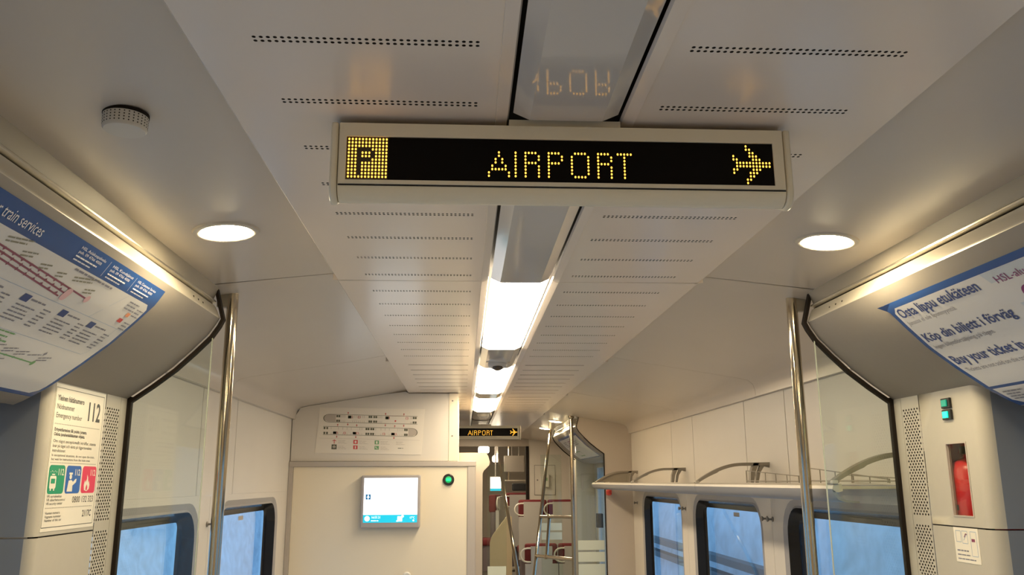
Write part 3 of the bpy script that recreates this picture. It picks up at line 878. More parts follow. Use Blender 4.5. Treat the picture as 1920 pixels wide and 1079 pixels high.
# ------------------------------------------------------------------ door pillars
def pillar(side, label):
    root = empty('door_pillar', (side * 1.22, 2.45, 0), label=label, cat='pillar', group='door pillars')
    X = side * 1.22
    YA = 2.275 if side > 0 else 2.226; RA = 0.035 if side > 0 else 0.022
    arc = [(side * (1.22 + RA - RA * math.cos(t)), YA - RA * math.sin(t)) for t in [math.radians(a) for a in range(0, 91, 10)]]
    def outer(z0, z1, hole=None):
        mb = MB()
        line = [(X, 2.545)] + arc
        for a, b in zip(line, line[1:]):
            if hole and a == line[0]:
                h0, h1, hz0, hz1 = hole
                ys = [2.545, h1, h0, arc[0][1]]; zs = [z0, hz0, hz1, z1]
                for i in range(3):
                    for j in range(3):
                        if i == 1 and j == 1: continue
                        mb.face([(X, ys[i], zs[j]), (X, ys[i + 1], zs[j]), (X, ys[i + 1], zs[j + 1]), (X, ys[i], zs[j + 1])])
                xd = X + side * 0.012
                mb.face([(X, h0, hz0), (X, h1, hz0), (xd, h1, hz0), (xd, h0, hz0)]); mb.face([(X, h0, hz1), (X, h1, hz1), (xd, h1, hz1), (xd, h0, hz1)])
                mb.face([(X, h0, hz0), (X, h0, hz1), (xd, h0, hz1), (xd, h0, hz0)]); mb.face([(X, h1, hz0), (X, h1, hz1), (xd, h1, hz1), (xd, h1, hz0)])
            else:
                mb.face([(a[0], a[1], z0), (b[0], b[1], z0), (b[0], b[1], z1), (a[0], a[1], z1)])
        for z in (z0, z1):
            mb.face([(p[0], p[1], z) for p in line] + [(side * (1.22 + RA), 2.545, z)])
        return mb
    outer(1.5225, 1.93, (2.325, 2.425, 1.55, 1.752) if side > 0 else None).build('upper_cover', 'pillar_beige', root, smooth=30, recalc=False)
    outer(0.0, 1.5185).build('lower_cover', 'pillar_beige', root, smooth=30, recalc=False)
    for (z0, z1) in ((0.0, 1.5185), (1.5225, 1.93)):
        MB().box(min(side * (1.22 + RA), side * 1.41), max(side * (1.22 + RA), side * 1.41), YA - RA, YA - RA + 0.012, z0, z1).build('reveal_panel', 'reveal_shade_blue', root)
    # perforated speaker strip
    mb = MB()
    st = []
    def rows(z_hi, z_lo):
        z = z_lo; q = 0
        while z < z_hi:
            st.append((z, 0.0044, 0.0115 + (0.0082 if q % 2 else 0.0), 6 if q % 2 == 0 else 5, 0.0164, 0.0040, 0.0034)); z += 0.0088; q += 1
    rows(1.520, 1.10); rows(1.873, 1.548)
    perforated(mb, (X, 2.549, 0), (0, 1, 0), (0, 0, 1), (side, 0, 0), 0.105, 1.93, st, 0.005)
    mb.build('perforated_strip', ['pillar_beige', 'hole_dark'], root, recalc=False)
    MB().box(min(X, X + side * 0.03), max(X, X + side * 0.03), 2.656, 2.700, 0, 1.912).build('edge_post', 'pillar_beige', root)
    MB().box(min(X + side * 0.006, X + side * 0.03), max(X + side * 0.006, X + side * 0.03), 2.543, 2.552, 0, 1.93).build('seam', 'gap_dark', root)
    MB().box(min(X + side * 0.004, X + side * 0.03), max(X + side * 0.004, X + side * 0.03), YA + 0.012, 2.55, 1.517, 1.524).build('seam', 'gap_dark', root)
    MB().box(min(X - side * 0.012, X + side * 0.01), max(X - side * 0.012, X + side * 0.01), 2.700, 2.718, 0, 1.912).build('edge_gasket', 'gasket_dark', root)
    return root
pillar(-1, 'left beige door pillar with perforated strip and emergency sticker')
pillar(1, 'right beige door pillar with perforated strip and extinguisher window')

# ---- emergency sticker on the left pillar: u along +y, v = z
st = empty('emergency_sticker', (-1.2195, 2.385, 1.54), label='cream emergency number 112 sticker on the left pillar', cat='sticker')
MB().box(-1.2205, -1.2190, 2.232, 2.540, 1.532, 1.902).build('sheet', 'sticker_cream', st)
G = lambda off: (lambda u, v: (-1.2190 + off, 2.225 + u, 1.532 + v))
F = G(0.0004)
m = MB()
for a, b in (((0.010, 0.010), (0.305, 0.010)), ((0.305, 0.010), (0.305, 0.360)), ((0.305, 0.360), (0.010, 0.360)), ((0.010, 0.360), (0.010, 0.010))):
    put_line(m, F, [a, b], 0.0015)
put_text(m, 'Yleinen hätänumero', F, 0.022, 0.328, 0.020, 0.155, bold=0.0006)
put_text(m, 'Nödnummer', F, 0.022, 0.306, 0.020, 0.100)
put_text(m, 'Emergency number', F, 0.022, 0.284, 0.019, 0.150)
put_text(m, '112', F, 0.198, 0.288, 0.072, 0.088, bold=0.0015)
for v in (0.268, 0.170, 0.057):
    for q in range(36): put_disc(m, F, 0.022 + q * 0.0076, v, 0.0015, n=6)
put_text(m, 'Erityistilanteissa älä poistu junasta.', F, 0.022, 0.250, 0.012, 0.190, bold=0.0004)
put_text(m, 'Odota junahenkilökunnan ohjeita.', F, 0.022, 0.238, 0.012, 0.180, bold=0.0004)
put_text(m, 'Om något exceptionellt inträffar, stanna', F, 0.022, 0.221, 0.0115, 0.255)
put_text(m, 'kvar på tåget och vänta på tågpersonalens', F, 0.022, 0.209, 0.0115, 0.230)
put_text(m, 'instruktioner.', F, 0.022, 0.197, 0.0115, 0.075)
put_text(m, 'In exceptional situations, do not open the train,', F, 0.022, 0.186, 0.009, 0.255)
put_text(m, 'but wait for instructions from the train crew.', F, 0.022, 0.176, 0.009, 0.230)
put_text(m, 'VR turvakeskus', F, 0.022, 0.083, 0.0095, 0.080); put_text(m, 'VR säkerhetscentral', F, 0.022, 0.074, 0.0095, 0.100); put_text(m, 'VR security center', F, 0.022, 0.065, 0.0095, 0.088)
put_text(m, '0800 132 323', F, 0.165, 0.068, 0.024, 0.130)
put_text(m, 'Vaunun numero', F, 0.022, 0.042, 0.0095, 0.080); put_text(m, 'Vagnens nummer', F, 0.022, 0.033, 0.0095, 0.088); put_text(m, 'Number of this car', F, 0.022, 0.024, 0.0095, 0.092)
put_text(m, '2117C', F, 0.235, 0.030, 0.024, 0.055, bold=0.0006)
tag(m.build('print', 'ink_black', st), kind='stuff')
cols = ('pict_green', 'pict_blue', 'pict_red'); nmz = ('ambulance_pictogram', 'police_pictogram', 'fire_pictogram')
for i in range(3):
    m = MB(); u0 = 0.020 + i * 0.096
    put_poly(m, F, rrect(u0 + 0.043, 0.128, 0.088, 0.072, 0.010))
    base = m.build(nmz[i], cols[i], st)
    m = MB(); F2 = G(0.0008)
    put_text(m, '112', F2, u0 + 0.046, 0.139, 0.023, 0.034, bold=0.0008)
    if i == 0:
        put_poly(m, F2, rrect(u0 + 0.024, 0.121, 0.034, 0.032, 0.005)); put_rect(m, F2, u0 + 0.012, u0 + 0.018, 0.100, 0.105); put_rect(m, F2, u0 + 0.030, u0 + 0.036, 0.100, 0.105)
        put_rect(m, F2, u0 + 0.016, u0 + 0.032, 0.139, 0.142)
        for q in range(5): put_disc(m, F2, u0 + 0.008 + q * 0.008, 0.147 + 0.002 * (q % 2), 0.0016, n=6)
    elif i == 1:
        put_disc(m, F2, u0 + 0.026, 0.135, 0.0075, ry=0.0065); put_rect(m, F2, u0 + 0.016, u0 + 0.036, 0.141, 0.146)
        put_poly(m, F2, [(u0 + 0.010, 0.097), (u0 + 0.042, 0.097), (u0 + 0.040, 0.124), (u0 + 0.030, 0.127), (u0 + 0.016, 0.125)])
        put_poly(m, F2, [(u0 + 0.040, 0.112), (u0 + 0.060, 0.121), (u0 + 0.062, 0.130), (u0 + 0.056, 0.130), (u0 + 0.040, 0.121)])
    else:
        put_poly(m, F2, [(u0 + 0.018, 0.100), (u0 + 0.034, 0.097), (u0 + 0.048, 0.103), (u0 + 0.050, 0.114), (u0 + 0.044, 0.126), (u0 + 0.040, 0.120), (u0 + 0.037, 0.134), (u0 + 0.030, 0.142), (u0 + 0.031, 0.130), (u0 + 0.024, 0.121), (u0 + 0.019, 0.127), (u0 + 0.014, 0.114)])
    m.build('symbol', 'sticker_cream', base)
    if i in (0, 2):
        m = MB(); F3 = G(0.0011)
        if i == 0: put_rect(m, F3, u0 + 0.013, u0 + 0.035, 0.118, 0.130)
        else: put_poly(m, F3, [(u0 + 0.027, 0.100), (u0 + 0.036, 0.100), (u0 + 0.037, 0.108), (u0 + 0.032, 0.116), (u0 + 0.027, 0.108)])
        m.build('cutout', cols[i], base)

# ---- right pillar: indicators, extinguisher niche, instruction sticker
for i, (zc, lb, mm) in enumerate(((1.866, 'upper dim green square indicator on the right pillar', 'indicator_dim'), (1.833, 'lower bright green square indicator on the right pillar', 'indicator_lit'))):
    r = empty('indicator_light', (1.22, 2.392, zc), label=lb, cat='indicator', group='square green indicators')
    MB().box(1.212, 1.2195, 2.368, 2.414, zc - 0.0145, zc + 0.0145, bev=0.002).build('bezel', 'black_plastic', r)
    MB().box(1.2085, 1.2125, 2.380, 2.406, zc - 0.0095, zc + 0.0095, bev=0.001).build('lens', mm, r)
ni = empty('extinguisher_niche', (1.24, 2.375, 1.55), label='recessed window with red lining on the right pillar', cat='niche')
m = MB()
m.box(1.39, 1.40, 2.29, 2.56, 1.50, 1.78); m.box(1.235, 1.39, 2.29, 2.30, 1.50, 1.78); m.box(1.235, 1.39, 2.55, 2.56, 1.50, 1.78)
m.box(1.235, 1.39, 2.30, 2.55, 1.53, 1.54); m.box(1.235, 1.39, 2.30, 2.55, 1.765, 1.78)
m.build('lining', 'extinguisher_red', ni)
MB().box(1.2255, 1.2275, 2.322, 2.428, 1.547, 1.755).build('window_pane', 'clear_glass', ni)
fr = MB()
fr.box(1.2185, 1.2265, 2.323, 2.3275, 1.548, 1.754); fr.box(1.2185, 1.2265, 2.4225, 2.427, 1.548, 1.754)
fr.box(1.2185, 1.2265, 2.3275, 2.4225, 1.548, 1.552); fr.box(1.2185, 1.2265, 2.3275, 2.4225, 1.750, 1.754)
fr.build('window_rim', 'frame_taupe', ni)
ex = empty('fire_extinguisher', (1.292, 2.435, 1.54), label='red fire extinguisher inside the right pillar niche', cat='extinguisher')
MB().lathe([(0.052, 0.0), (0.057, 0.008), (0.057, 0.135), (0.045, 0.158), (0.018, 0.172), (0.016, 0.182)], (1.292, 2.435, 1.541), 28).build('cylinder', 'extinguisher_red', ex, smooth=40)
MB().box(1.272, 1.312, 2.42, 2.45, 1.722, 1.745, bev=0.004).build('valve', 'black_plastic', ex)
MB().box(1.2335, 1.2345, 2.42, 2.45, 1.565, 1.58).build('label_plate', 'ink_black', ex)
isr = empty('instruction_sticker', (1.2195, 2.375, 1.425), label='small white instruction sticker below the red niche', cat='sticker')
MB().box(1.2188, 1.2205, 2.317, 2.434, 1.425, 1.519).build('sheet', 'sticker_cream', isr)
F = lambda u, v: (1.2184, 2.434 - u, 1.425 + v)
m = MB()
for (a, b, c, d) in ((0.010, 0.034, 0.055, 0.085), (0.040, 0.066, 0.052, 0.085), (0.080, 0.108, 0.020, 0.085)):
    put_line(m, F, [(a, c), (b, c), (b, d), (a, d), (a, c)], 0.0015)
put_line(m, F, [(0.046, 0.060), (0.060, 0.076)], 0.002)
m.build('line_drawing', 'ink_paleblue', isr)
m = MB(); put_line(m, F, [(0.050, 0.068), (0.058, 0.078), (0.064, 0.076)], 0.003); m.build('red_arrow', 'ink_maroon', isr)
m = MB(); put_rect(m, F, 0.084, 0.100, 0.058, 0.066); m.build('red_mark', 'ink_maroon', isr)
m = MB(); scribble(m, F, 0.010, 0.030, 1, [0.055], 0.01, 0.006); scribble(m, F, 0.010, 0.019, 2, [0.062, 0.085], 0.011, 0.005); tag(m.build('print', 'ink_grey', isr), kind='stuff')

# ------------------------------------------------------------------ glass screens by the pillars, poles
def slant_z(x):
    for a, b in zip(HP, HP[1:]):
        if a[0] <= x <= b[0]: return a[1] + (b[1] - a[1]) * (x - a[0]) / (b[0] - a[0])
for side, nm in ((-1, 'left'), (1, 'right')):
    xs = [0.992, 1.035, 1.09, 1.155, 1.214]
    poly = [(side * 0.9775, 2.085)] + [(side * x, slant_z(x) - 0.016) for x in xs] + [(side * 1.214, 0.12), (side * 0.9775, 0.12)]
    g = MB().prism(poly, 'y', 2.703, 2.711)
    g = g.build('glass_screen', 'clear_glass')
    e = MB().box(min(side * 0.9755, side * 0.9775), max(side * 0.9755, side * 0.9775), 2.704, 2.710, 0.12, 2.10); e.build('polished_edge', 'glass_edge', g)
    tag(g, 'clear glass draught screen below the %s header, beside the pole' % nm, 'glass screen', 'glass draught screens')
def pole(side, label):
    x = side * 0.947
    root = empty('grab_pole', (x, 2.80, 0), label=label, cat='pole', group='vertical steel grab poles')
    MB().tube([(x, 2.80, 0.0), (x, 2.80, 2.272)], 0.0185, 24).build('tube', 'steel', root, smooth=40)
    MB().box(min(x, side * 0.995), max(x, side * 0.995), 2.786, 2.812, 2.216, 2.262, bev=0.002).build('top_bracket', 'bracket_taupe', root)
    MB().lathe([(0.019, 0.0), (0.034, 0.0), (0.034, 0.012), (0.019, 0.014)], (x, 2.80, 0.0), 24).build('floor_flange', 'steel', root, smooth=40)
    return root
pole(-1, 'left vertical steel grab pole in front of the side windows')
pole(1, 'right vertical steel grab pole in front of the luggage rack')

# ------------------------------------------------------------------ luggage rack (right)
rk = empty('luggage_rack', (1.2, 5.3, 1.62), label='beige and grey luggage rack along the right wall above the windows', cat='luggage rack')
RY0, RY1_ = 2.72, 7.95
mods = [(2.72, 4.38), (4.384, 6.08), (6.084, 7.95)]
for (a, b) in mods:
    prf = [(1.0, 1.622), (1.003, 1.633), (1.012, 1.639), (1.03, 1.639), (1.034, 1.632), (1.034, 1.616), (1.018, 1.612), (1.004, 1.614)]
    MB().prism(prf, 'y', a, b).build('front_edge', 'rack_beige', rk, smooth=40)
    MB().prism([(0.999, 1.623), (1.003, 1.605), (1.016, 1.590), (1.04, 1.581), (1.085, 1.578), (1.085, 1.584), (1.042, 1.588), (1.022, 1.597), (1.012, 1.612)], 'y', a, b).build('front_lip', 'rack_grey', rk, smooth=40)
    MB().box(1.34, 1.40, a, b, 1.618, 1.632).build('back_rail', 'rack_grey', rk)
    y = a + 0.05
    base = None
    while y < b - 0.05:
        if base is None:
            base = MB().box(1.03, 1.345, y - 0.044, y + 0.044, 1.622, 1.628).build('slat', 'rack_beige', rk); yb = y
        else:
            c = base.copy(); COL.objects.link(c); c.parent = rk; c.location.y += y - yb
        y += 0.102
def arch(y, name='bracket', plate=False):
    top = []
    n = 12
    pts = []
    for k in range(n + 1):
        t = k / n
        x = 1.005 + 0.255 * t; z = 1.640 + 0.100 * math.sin(t * math.pi / 2) ** 0.9
        pts.append((x, z))
    pts.append((1.40, 1.742))
    th = 0.020
    low = [(x + 0.010 if i < 6 else x, z - (0.006 + 0.010 * min(1, i / 6))) for i, (x, z) in enumerate(pts)]
    m = MB()
    for i in range(len(pts) - 1):
        q = [pts[i], pts[i + 1], low[i + 1], low[i]]
        m.prism(q, 'y', y - 0.016, y + 0.016)
    # forked brace near the wall
    m.prism([(1.315, 1.738), (1.345, 1.738), (1.322, 1.690), (1.312, 1.640), (1.294, 1.640), (1.298, 1.69)], 'y', y - 0.016, y + 0.016)
    m.prism([(1.355, 1.738), (1.40, 1.738), (1.40, 1.715), (1.372, 1.722), (1.350, 1.690), (1.338, 1.640), (1.326, 1.640), (1.334, 1.69)], 'y', y - 0.010, y + 0.010)
    o = m.build(name, 'bracket_taupe', rk)
    if plate:
        MB().prism([p for p in low[:-1]] + [(1.33, 1.73), (1.31, 1.642), (1.03, 1.642)], 'y', y - 0.004, y + 0.004).build('bracket_infill', 'bracket_taupe', rk)
    MB().box(1.0, 1.02, y - 0.045, y - 0.025, 1.638, 1.650, bev=0.003).build('end_stop', 'rack_beige', rk)
for y in (2.76, 4.40, 6.10): arch(y)
arch(7.80, plate=True)
def wire(y0, y1, z0, z1, x=1.20):
    m = MB()
    m.tube([(x, y0, 1.640), (x, y0, z0), (x, y1, z1), (x, y1, 1.640)], 0.0028, 8)
    m.tube([(x, y0, 1.648), (x, y1, 1.646)], 0.0024, 8)
    n = 5
    for k in range(1, n):
        t = k / n; m.tube([(x, y0 + (y1 - y0) * t, 1.640), (x, y0 + (y1 - y0) * t, z0 + (z1 - z0) * t)], 0.002, 6)
    m.build('wire_guard', 'bracket_taupe', rk)
wire(4.16, 3.50, 1.697, 1.667); wire(3.42, 2.74, 1.700, 1.652)
wire(3.42, 2.74, 1.672, 1.650, 1.33)

# coat hooks
def hook(label):
    root = empty('coat_hook', (0, 0, 0), label=label, cat='hook', group='coat hooks')
    MB().lathe([(0.013, 0.0), (0.013, -0.004), (0.005, -0.008), (0.005, -0.020), (0.012, -0.026), (0.013, -0.031), (0.006, -0.034)], (0, 0, 0), 14, axis='x').build('knob', 'hook_grey', root, smooth=40)
    return root
hk = hook('rear coat hook of the pair between nearest and middle right windows'); hk.location = (1.40, 4.475, 1.457)
for (y, lb) in ((4.395, 'front coat hook of the pair between nearest and middle right windows'),
                (6.22, 'rear coat hook of the pair between middle and farthest right windows'),
                (6.14, 'front coat hook of the pair between middle and farthest right windows'),
                (7.86, 'single coat hook beyond the farthest right window')):
    copy_tree(hk, (1.40, y, 1.457), label=lb)
copy_tree(hk, (-1.40, 4.27, 1.457), label='single coat hook between the two left windows', rotz=math.pi)
# little white labels on the panes
for side, y, lb in ((-1, 5.12, 'small label sticker on the far left window pane'), (1, 5.15, 'small label sticker on the middle right window pane')):
    x = side * 1.4685
    o = MB().box(x - 0.0004, x + 0.0004, y, y + 0.11, 1.438, 1.462).build('pane_label', 'frame_taupe')
    tag(o, lb, 'label')

# ------------------------------------------------------------------ cabinet bulkhead on the left
cb = empty('cabinet_partition', (-0.75, 6.15, 0), label='tall cream cabinet partition at the end of the left saloon wall', cat='cabinet')
up = [(-1.395, 1.795), (-1.395, 2.086), (-1.365, 2.13), (-1.345, 2.168), (-1.30, 2.180), (-0.757, 2.266), (-0.60, 2.285), (-0.575, 2.272), (-0.288, 2.272), (-0.288, 1.795)]
MB().prism(up, 'y', 6.155, 6.185).build('upper_panel', 'wall_cream', cb)
ts = MB().box(-0.286, -0.222, 6.153, 6.185, 1.795, 2.274).build('edge_trim', 'cabinet_cream', cb)
for z in (2.22, 1.97):
    MB().lathe([(0.006, 0), (0.005, -0.003)], (-0.262, 6.153, z), 10, axis='y').build('screw', 'hook_grey', ts)
MB().box(-0.30, -0.222, 6.186, 7.6, 1.795, 2.274).build('side_panel', 'cabinet_cream', cb)
MB().box(-1.398, -0.09, 6.125, 6.15, 1.757, 1.792, bev=0.003).build('frame_top', 'frame_taupe', cb)
MB().box(-1.398, -1.368, 6.130, 6.15, 0.0, 1.757).build('frame_side', 'frame_taupe', cb)
MB().box(-0.152, -0.092, 6.130, 6.16, 0.0, 1.757, bev=0.006).build('frame_side', 'frame_taupe', cb)
MB().box(-1.367, -0.153, 6.140, 6.16, 0.0, 1.756).build('door_panel', 'cabinet_cream', cb)
MB().box(-0.20, -0.092, 6.162, 7.6, 0.0, 1.79).build('lower_side', 'cabinet_cream', cb)
MB().box(-1.398, -0.222, 6.187, 6.20, 0.0, 2.20).build('back_board', 'gap_dark', cb)
kn = MB().lathe([(0.012, 0.0), (0.026, -0.004), (0.030, -0.012), (0.022, -0.02)], (-0.56, 6.14, 1.02), 16, axis='y').build('knob', 'handle_white', cb, smooth=40)

mo = empty('monitor', (-0.68, 6.14, 1.34), label='grey framed information monitor showing a white screen on the cabinet', cat='monitor')
MB().box(-0.885, -0.477, 6.075, 6.14, 1.342, 1.697, bev=0.008).build('casing', 'monitor_frame', mo)
scn = MB().box(-0.866, -0.496, 6.0735, 6.0755, 1.430, 1.678).build('screen', 'screen_white', mo)
bar = MB().box(-0.866, -0.496, 6.0735, 6.0755, 1.378, 1.4298).build('status_bar', 'screen_teal', mo)
F = lambda u, v: (-0.866 + u, 6.0732, 1.378 + v)
m = MB(); put_disc(m, F, 0.028, 0.027, 0.018); put_text(m, '16:53.21', F, 0.055, 0.028, 0.022, 0.062); scribble(m, F, 0.055, 0.010, 1, [0.05], 0.01, 0.009)
put_rect(m, F, 0.235, 0.268, 0.008, 0.042); put_disc(m, F, 0.270, 0.042, 0.009); put_rect(m, F, 0.228, 0.24, 0.006, 0.014)
put_text(m, '17°C', F, 0.318, 0.026, 0.020, 0.035); put_disc(m, F, 0.345, 0.014, 0.006)
tag(m.build('bar_icons', 'screen_white', bar), kind='stuff')
m = MB(); F = lambda u, v: (-0.866 + u, 6.0730, 1.378 + v)
put_rect(m, F, 0.014, 0.048, 0.154, 0.190); m.build('plane_badge', 'screen_ink', scn)
m = MB(); F = lambda u, v: (-0.866 + u, 6.0727, 1.378 + v)
put_poly(m, F, [(0.031, 0.194), (0.035, 0.178), (0.042, 0.168), (0.035, 0.168), (0.031, 0.148), (0.027, 0.168), (0.020, 0.168), (0.027, 0.178)]); m.build('plane_icon', 'screen_white', scn)

bt = empty('door_button', (-0.284, 6.14, 1.665), label='round black button with glowing green centre on the cabinet', cat='button')
MB().lathe([(0.040, 0.0), (0.040, -0.012), (0.034, -0.018), (0.024, -0.018)], (-0.284, 6.14, 1.665), 28, axis='y').build('bezel', 'black_plastic', bt, smooth=40)
MB().lathe([(0.024, -0.014), (0.022, -0.021), (0.01, -0.022)], (-0.284, 6.14, 1.665), 24, axis='y').build('lit_ring', 'button_green', bt, smooth=40)
MB().box(-0.300, -0.268, 6.1155, 6.119, 1.656, 1.674).build('lit_symbol', 'button_bright', bt)

# evacuation plan on the upper panel
ep = empty('evacuation_plan', (-0.84, 6.153, 1.84), label='pale evacuation plan poster showing two train outlines above the monitor', cat='poster')
MB().face([(0, 0, 0)] * 3) if False else None
m = MB(); m.prism([(-1.206, 2.172), (-0.459, 2.160), (-0.479, 1.838), (-1.228, 1.852)], 'y', 6.1525, 6.1545); m.build('sheet', 'plan_paper', ep)
UX0, UX1 = -1.218, -0.470
F_ = lambda off: (lambda u, v: (UX0 + u * 0.748, 6.1522 - off, 1.850 - 0.018 * u + v * 0.318))
def train_outline(F, fg, v0, v1, nose_left):
    # u in 0..1
    a, b = 0.055, 0.945
    h = (v1 - v0)
    if nose_left: pts = [(b, v1), (a + 0.05, v1)] + [(a + 0.05 - 0.05 * math.sin(t), (v0 + v1) / 2 + h / 2 * math.cos(t)) for t in [math.pi * k / 8 for k in range(9)]] + [(b, v0)]
    else: pts = [(a, v1), (b - 0.05, v1)] + [(b - 0.05 + 0.05 * math.sin(t), (v0 + v1) / 2 + h / 2 * math.cos(t)) for t in [math.pi * k / 8 for k in range(9)]] + [(a, v0)]
    put_line(fg, F, pts, 0.007)
m0 = MB(); fg = MB(); rd = MB(); gr = MB(); F0 = F_(0.0003); F1 = F_(0.0007)
put_poly(m0, F0, [(0.105, 0.70), (0.17, 0.70), (0.17, 0.865), (0.105, 0.865), (0.065, 0.83), (0.055, 0.78), (0.065, 0.73)])
put_poly(m0, F0, [(0.86, 0.425), (0.90, 0.425), (0.935, 0.46), (0.945, 0.51), (0.935, 0.56), (0.90, 0.595), (0.86, 0.595)])
train_outline(F1, fg, 0.69, 0.865, True); train_outline(F1, fg, 0.415, 0.595, False)
def seats_at(us, v0, v1):
    for u in us:
        put_rect(fg, F1, u, u + 0.016, v1 - 0.06, v1 - 0.012); put_rect(fg, F1, u, u + 0.016, v0 + 0.012, v0 + 0.06)
seats_at([0.175, 0.195, 0.48, 0.498, 0.525, 0.545, 0.90, 0.92], 0.69, 0.865)
seats_at([0.06, 0.085, 0.455, 0.475, 0.50, 0.52, 0.82, 0.838], 0.415, 0.595)
seats_at([0.285, 0.30, 0.64, 0.655], 0.77, 0.86); seats_at([0.15, 0.165, 0.335, 0.35, 0.70, 0.715], 0.42, 0.50)
thin = MB()
for u in [0.22 + 0.012 * k for k in range(4)] + [0.33 + 0.018 * k for k in range(7)] + [0.57 + 0.012 * k for k in range(4)] + [0.88, 0.89]:
    put_line(thin, F1, [(u, 0.70), (u, 0.74)], 0.003); put_line(thin, F1, [(u, 0.80), (u, 0.855)], 0.003)
for u in [0.13, 0.20, 0.24, 0.28, 0.32, 0.40, 0.42, 0.55, 0.60, 0.64, 0.68, 0.76, 0.78, 0.80]:
    put_line(thin, F1, [(u, 0.425), (u, 0.46)], 0.003); put_line(thin, F1, [(u, 0.53), (u, 0.585)], 0.003)
for u in (0.31, 0.38, 0.66, 0.835):
    put_line(rd, F1, [(u, 0.79), (u + 0.018, 0.79), (u + 0.018, 0.84), (u, 0.84), (u, 0.79)], 0.004)
for u in (0.175, 0.25, 0.37, 0.62, 0.73):
    put_line(rd, F1, [(u, 0.435), (u + 0.016, 0.435), (u + 0.016, 0.48), (u, 0.48), (u, 0.435)], 0.004)
put_disc(rd, F1, 0.735, 0.75, 0.008, ry=0.018); put_line(rd, F1, [(0.66, 0.865), (0.86, 0.865)], 0.006)
for (u, up_) in ((0.285, 1), (0.285, 0), (0.64, 1), (0.64, 0), (0.815, 1), (0.815, 0)):
    a = 0.87 if up_ else 0.685; d = 0.05 if up_ else -0.05
    put_line(rd, F1, [(u, a), (u, a + d)], 0.003); put_poly(rd, F1, [(u - 0.008, a + d * 0.6), (u + 0.008, a + d * 0.6), (u, a + d * 1.2)])
for (u, up_) in ((0.19, 1), (0.185, 0), (0.37, 1), (0.365, 0), (0.73, 1), (0.725, 0)):
    a = 0.60 if up_ else 0.41; d = 0.05 if up_ else -0.05
    put_line(rd, F1, [(u, a), (u, a + d)], 0.003); put_poly(rd, F1, [(u - 0.008, a + d * 0.6), (u + 0.008, a + d * 0.6), (u, a + d * 1.2)])
put_line(thin, F1, [(0.02, 0.335), (0.97, 0.335)], 0.004)
put_line(rd, F1, [(0.165, 0.22), (0.165, 0.30)], 0.006); put_line(rd, F1, [(0.148, 0.275), (0.165, 0.305), (0.182, 0.275)], 0.007)
put_rect(rd, F1, 0.345, 0.385, 0.225, 0.31); put_rect(rd, F1, 0.345, 0.385, 0.11, 0.19)
put_rect(gr, F1, 0.545, 0.585, 0.225, 0.31); put_rect(gr, F1, 0.545, 0.585, 0.11, 0.19)
put_rect(fg, F1, 0.141, 0.189, 0.098, 0.202)
for u in (0.20, 0.40, 0.60, 0.745):
    scribble(thin, F1, u, 0.285, 3, [0.07, 0.06, 0.085], 0.028, 0.010)
    if u < 0.7: scribble(thin, F1, u, 0.165, 3, [0.05, 0.065, 0.08], 0.028, 0.010)
scribble(fg, F1, 0.765, 0.145, 1, [0.05], 0.03, 0.02)
tag(m0.build('cab_areas', 'plan_grey', ep), kind='stuff'); tag(fg.build('outline_print', 'plan_dark', ep), kind='stuff'); tag(rd.build('red_print', 'ink_red', ep), kind='stuff'); tag(gr.build('green_print', 'ink_green', ep), kind='stuff'); tag(thin.build('fine_print', 'plan_grey', ep), kind='stuff')
m = MB(); F2 = F_(0.0011)
put_rect(m, F2, 0.160, 0.170, 0.12, 0.18); put_rect(m, F2, 0.151, 0.179, 0.138, 0.162)
put_disc(m, F2, 0.365, 0.267, 0.010, ry=0.026); put_rect(m, F2, 0.359, 0.371, 0.122, 0.175); put_rect(m, F2, 0.557, 0.572, 0.240, 0.293); put_line(m, F2, [(0.555, 0.175), (0.560, 0.14), (0.578, 0.125)], 0.008)
tag(m.build('white_symbols', 'plan_paper', ep), kind='stuff')

# ------------------------------------------------------------------ far bulkhead on the right and the far vestibule
DX = -0.080
bh = empty('bulkhead_panel', (1.27, 8.08, 0), label='tan bulkhead panel at the end of the right saloon wall', cat='bulkhead')
poly = [(0.905, 2.262), (0.902, 2.235), (0.88, 2.165)] + [(x + DX - 0.004, z - 0.004) for x, z in HP[1:7]] + [(1.14, 0.0), (1.402, 0.0), (1.402, 2.09), (1.375, 2.11), (1.365, 2.15), (1.335, 2.178), (1.05, 2.232)]
MB().prism(poly, 'y', 8.065, 8.10).build('panel', 'bulkhead_tan', bh)
MB().ribbon([(x, z) for x, z in poly[:9]] + [(1.14, 0.0)], 'y', 8.062, 8.102, 0.006).build('edge_strip', 'gasket_dark', bh)
header(1, 8.10, 10.15, 'far right door header box with a pale leaflet poster', DX)
for o in [o for o in COL.objects if o.name.startswith('end_plate') or o.name.startswith('edge_gasket')]:
    pass
fp = poster_base('leaflet_poster', 1, 8.35, 9.85, 0.05, 0.40, 'pale leaflet poster with blue edge on the far right header', dx=DX)
Sx = surf(1, 0.0022, DX); m = MB()
for j in range(16):
    a = 0.075 + 0.31 * j / 16; b = 0.075 + 0.31 * (j + 1) / 16
    m.face([Sx(8.42, a), Sx(9.80, a), Sx(9.80, b), Sx(8.42, b)])
m.build('white_field', 'poster_white', fp)
Sx2 = surf(1, 0.003, DX); F = lambda u, v: Sx2(9.75 - u, -v)
m = MB(); scribble(m, F, 0.10, -0.12, 4, [0.25, 0.2], 0.02, 0.014); scribble(m, F, 0.75, -0.10, 5, [0.3, 0.25], 0.02, 0.014); tag(m.build('print', 'ink_grey', fp), kind='stuff')
m = MB(); put_line(m, F, [(0.30, -0.27), (0.60, -0.27), (0.60, -0.34), (0.30, -0.34), (0.30, -0.27)], 0.012); m.build('green_box', 'ink_green', fp)
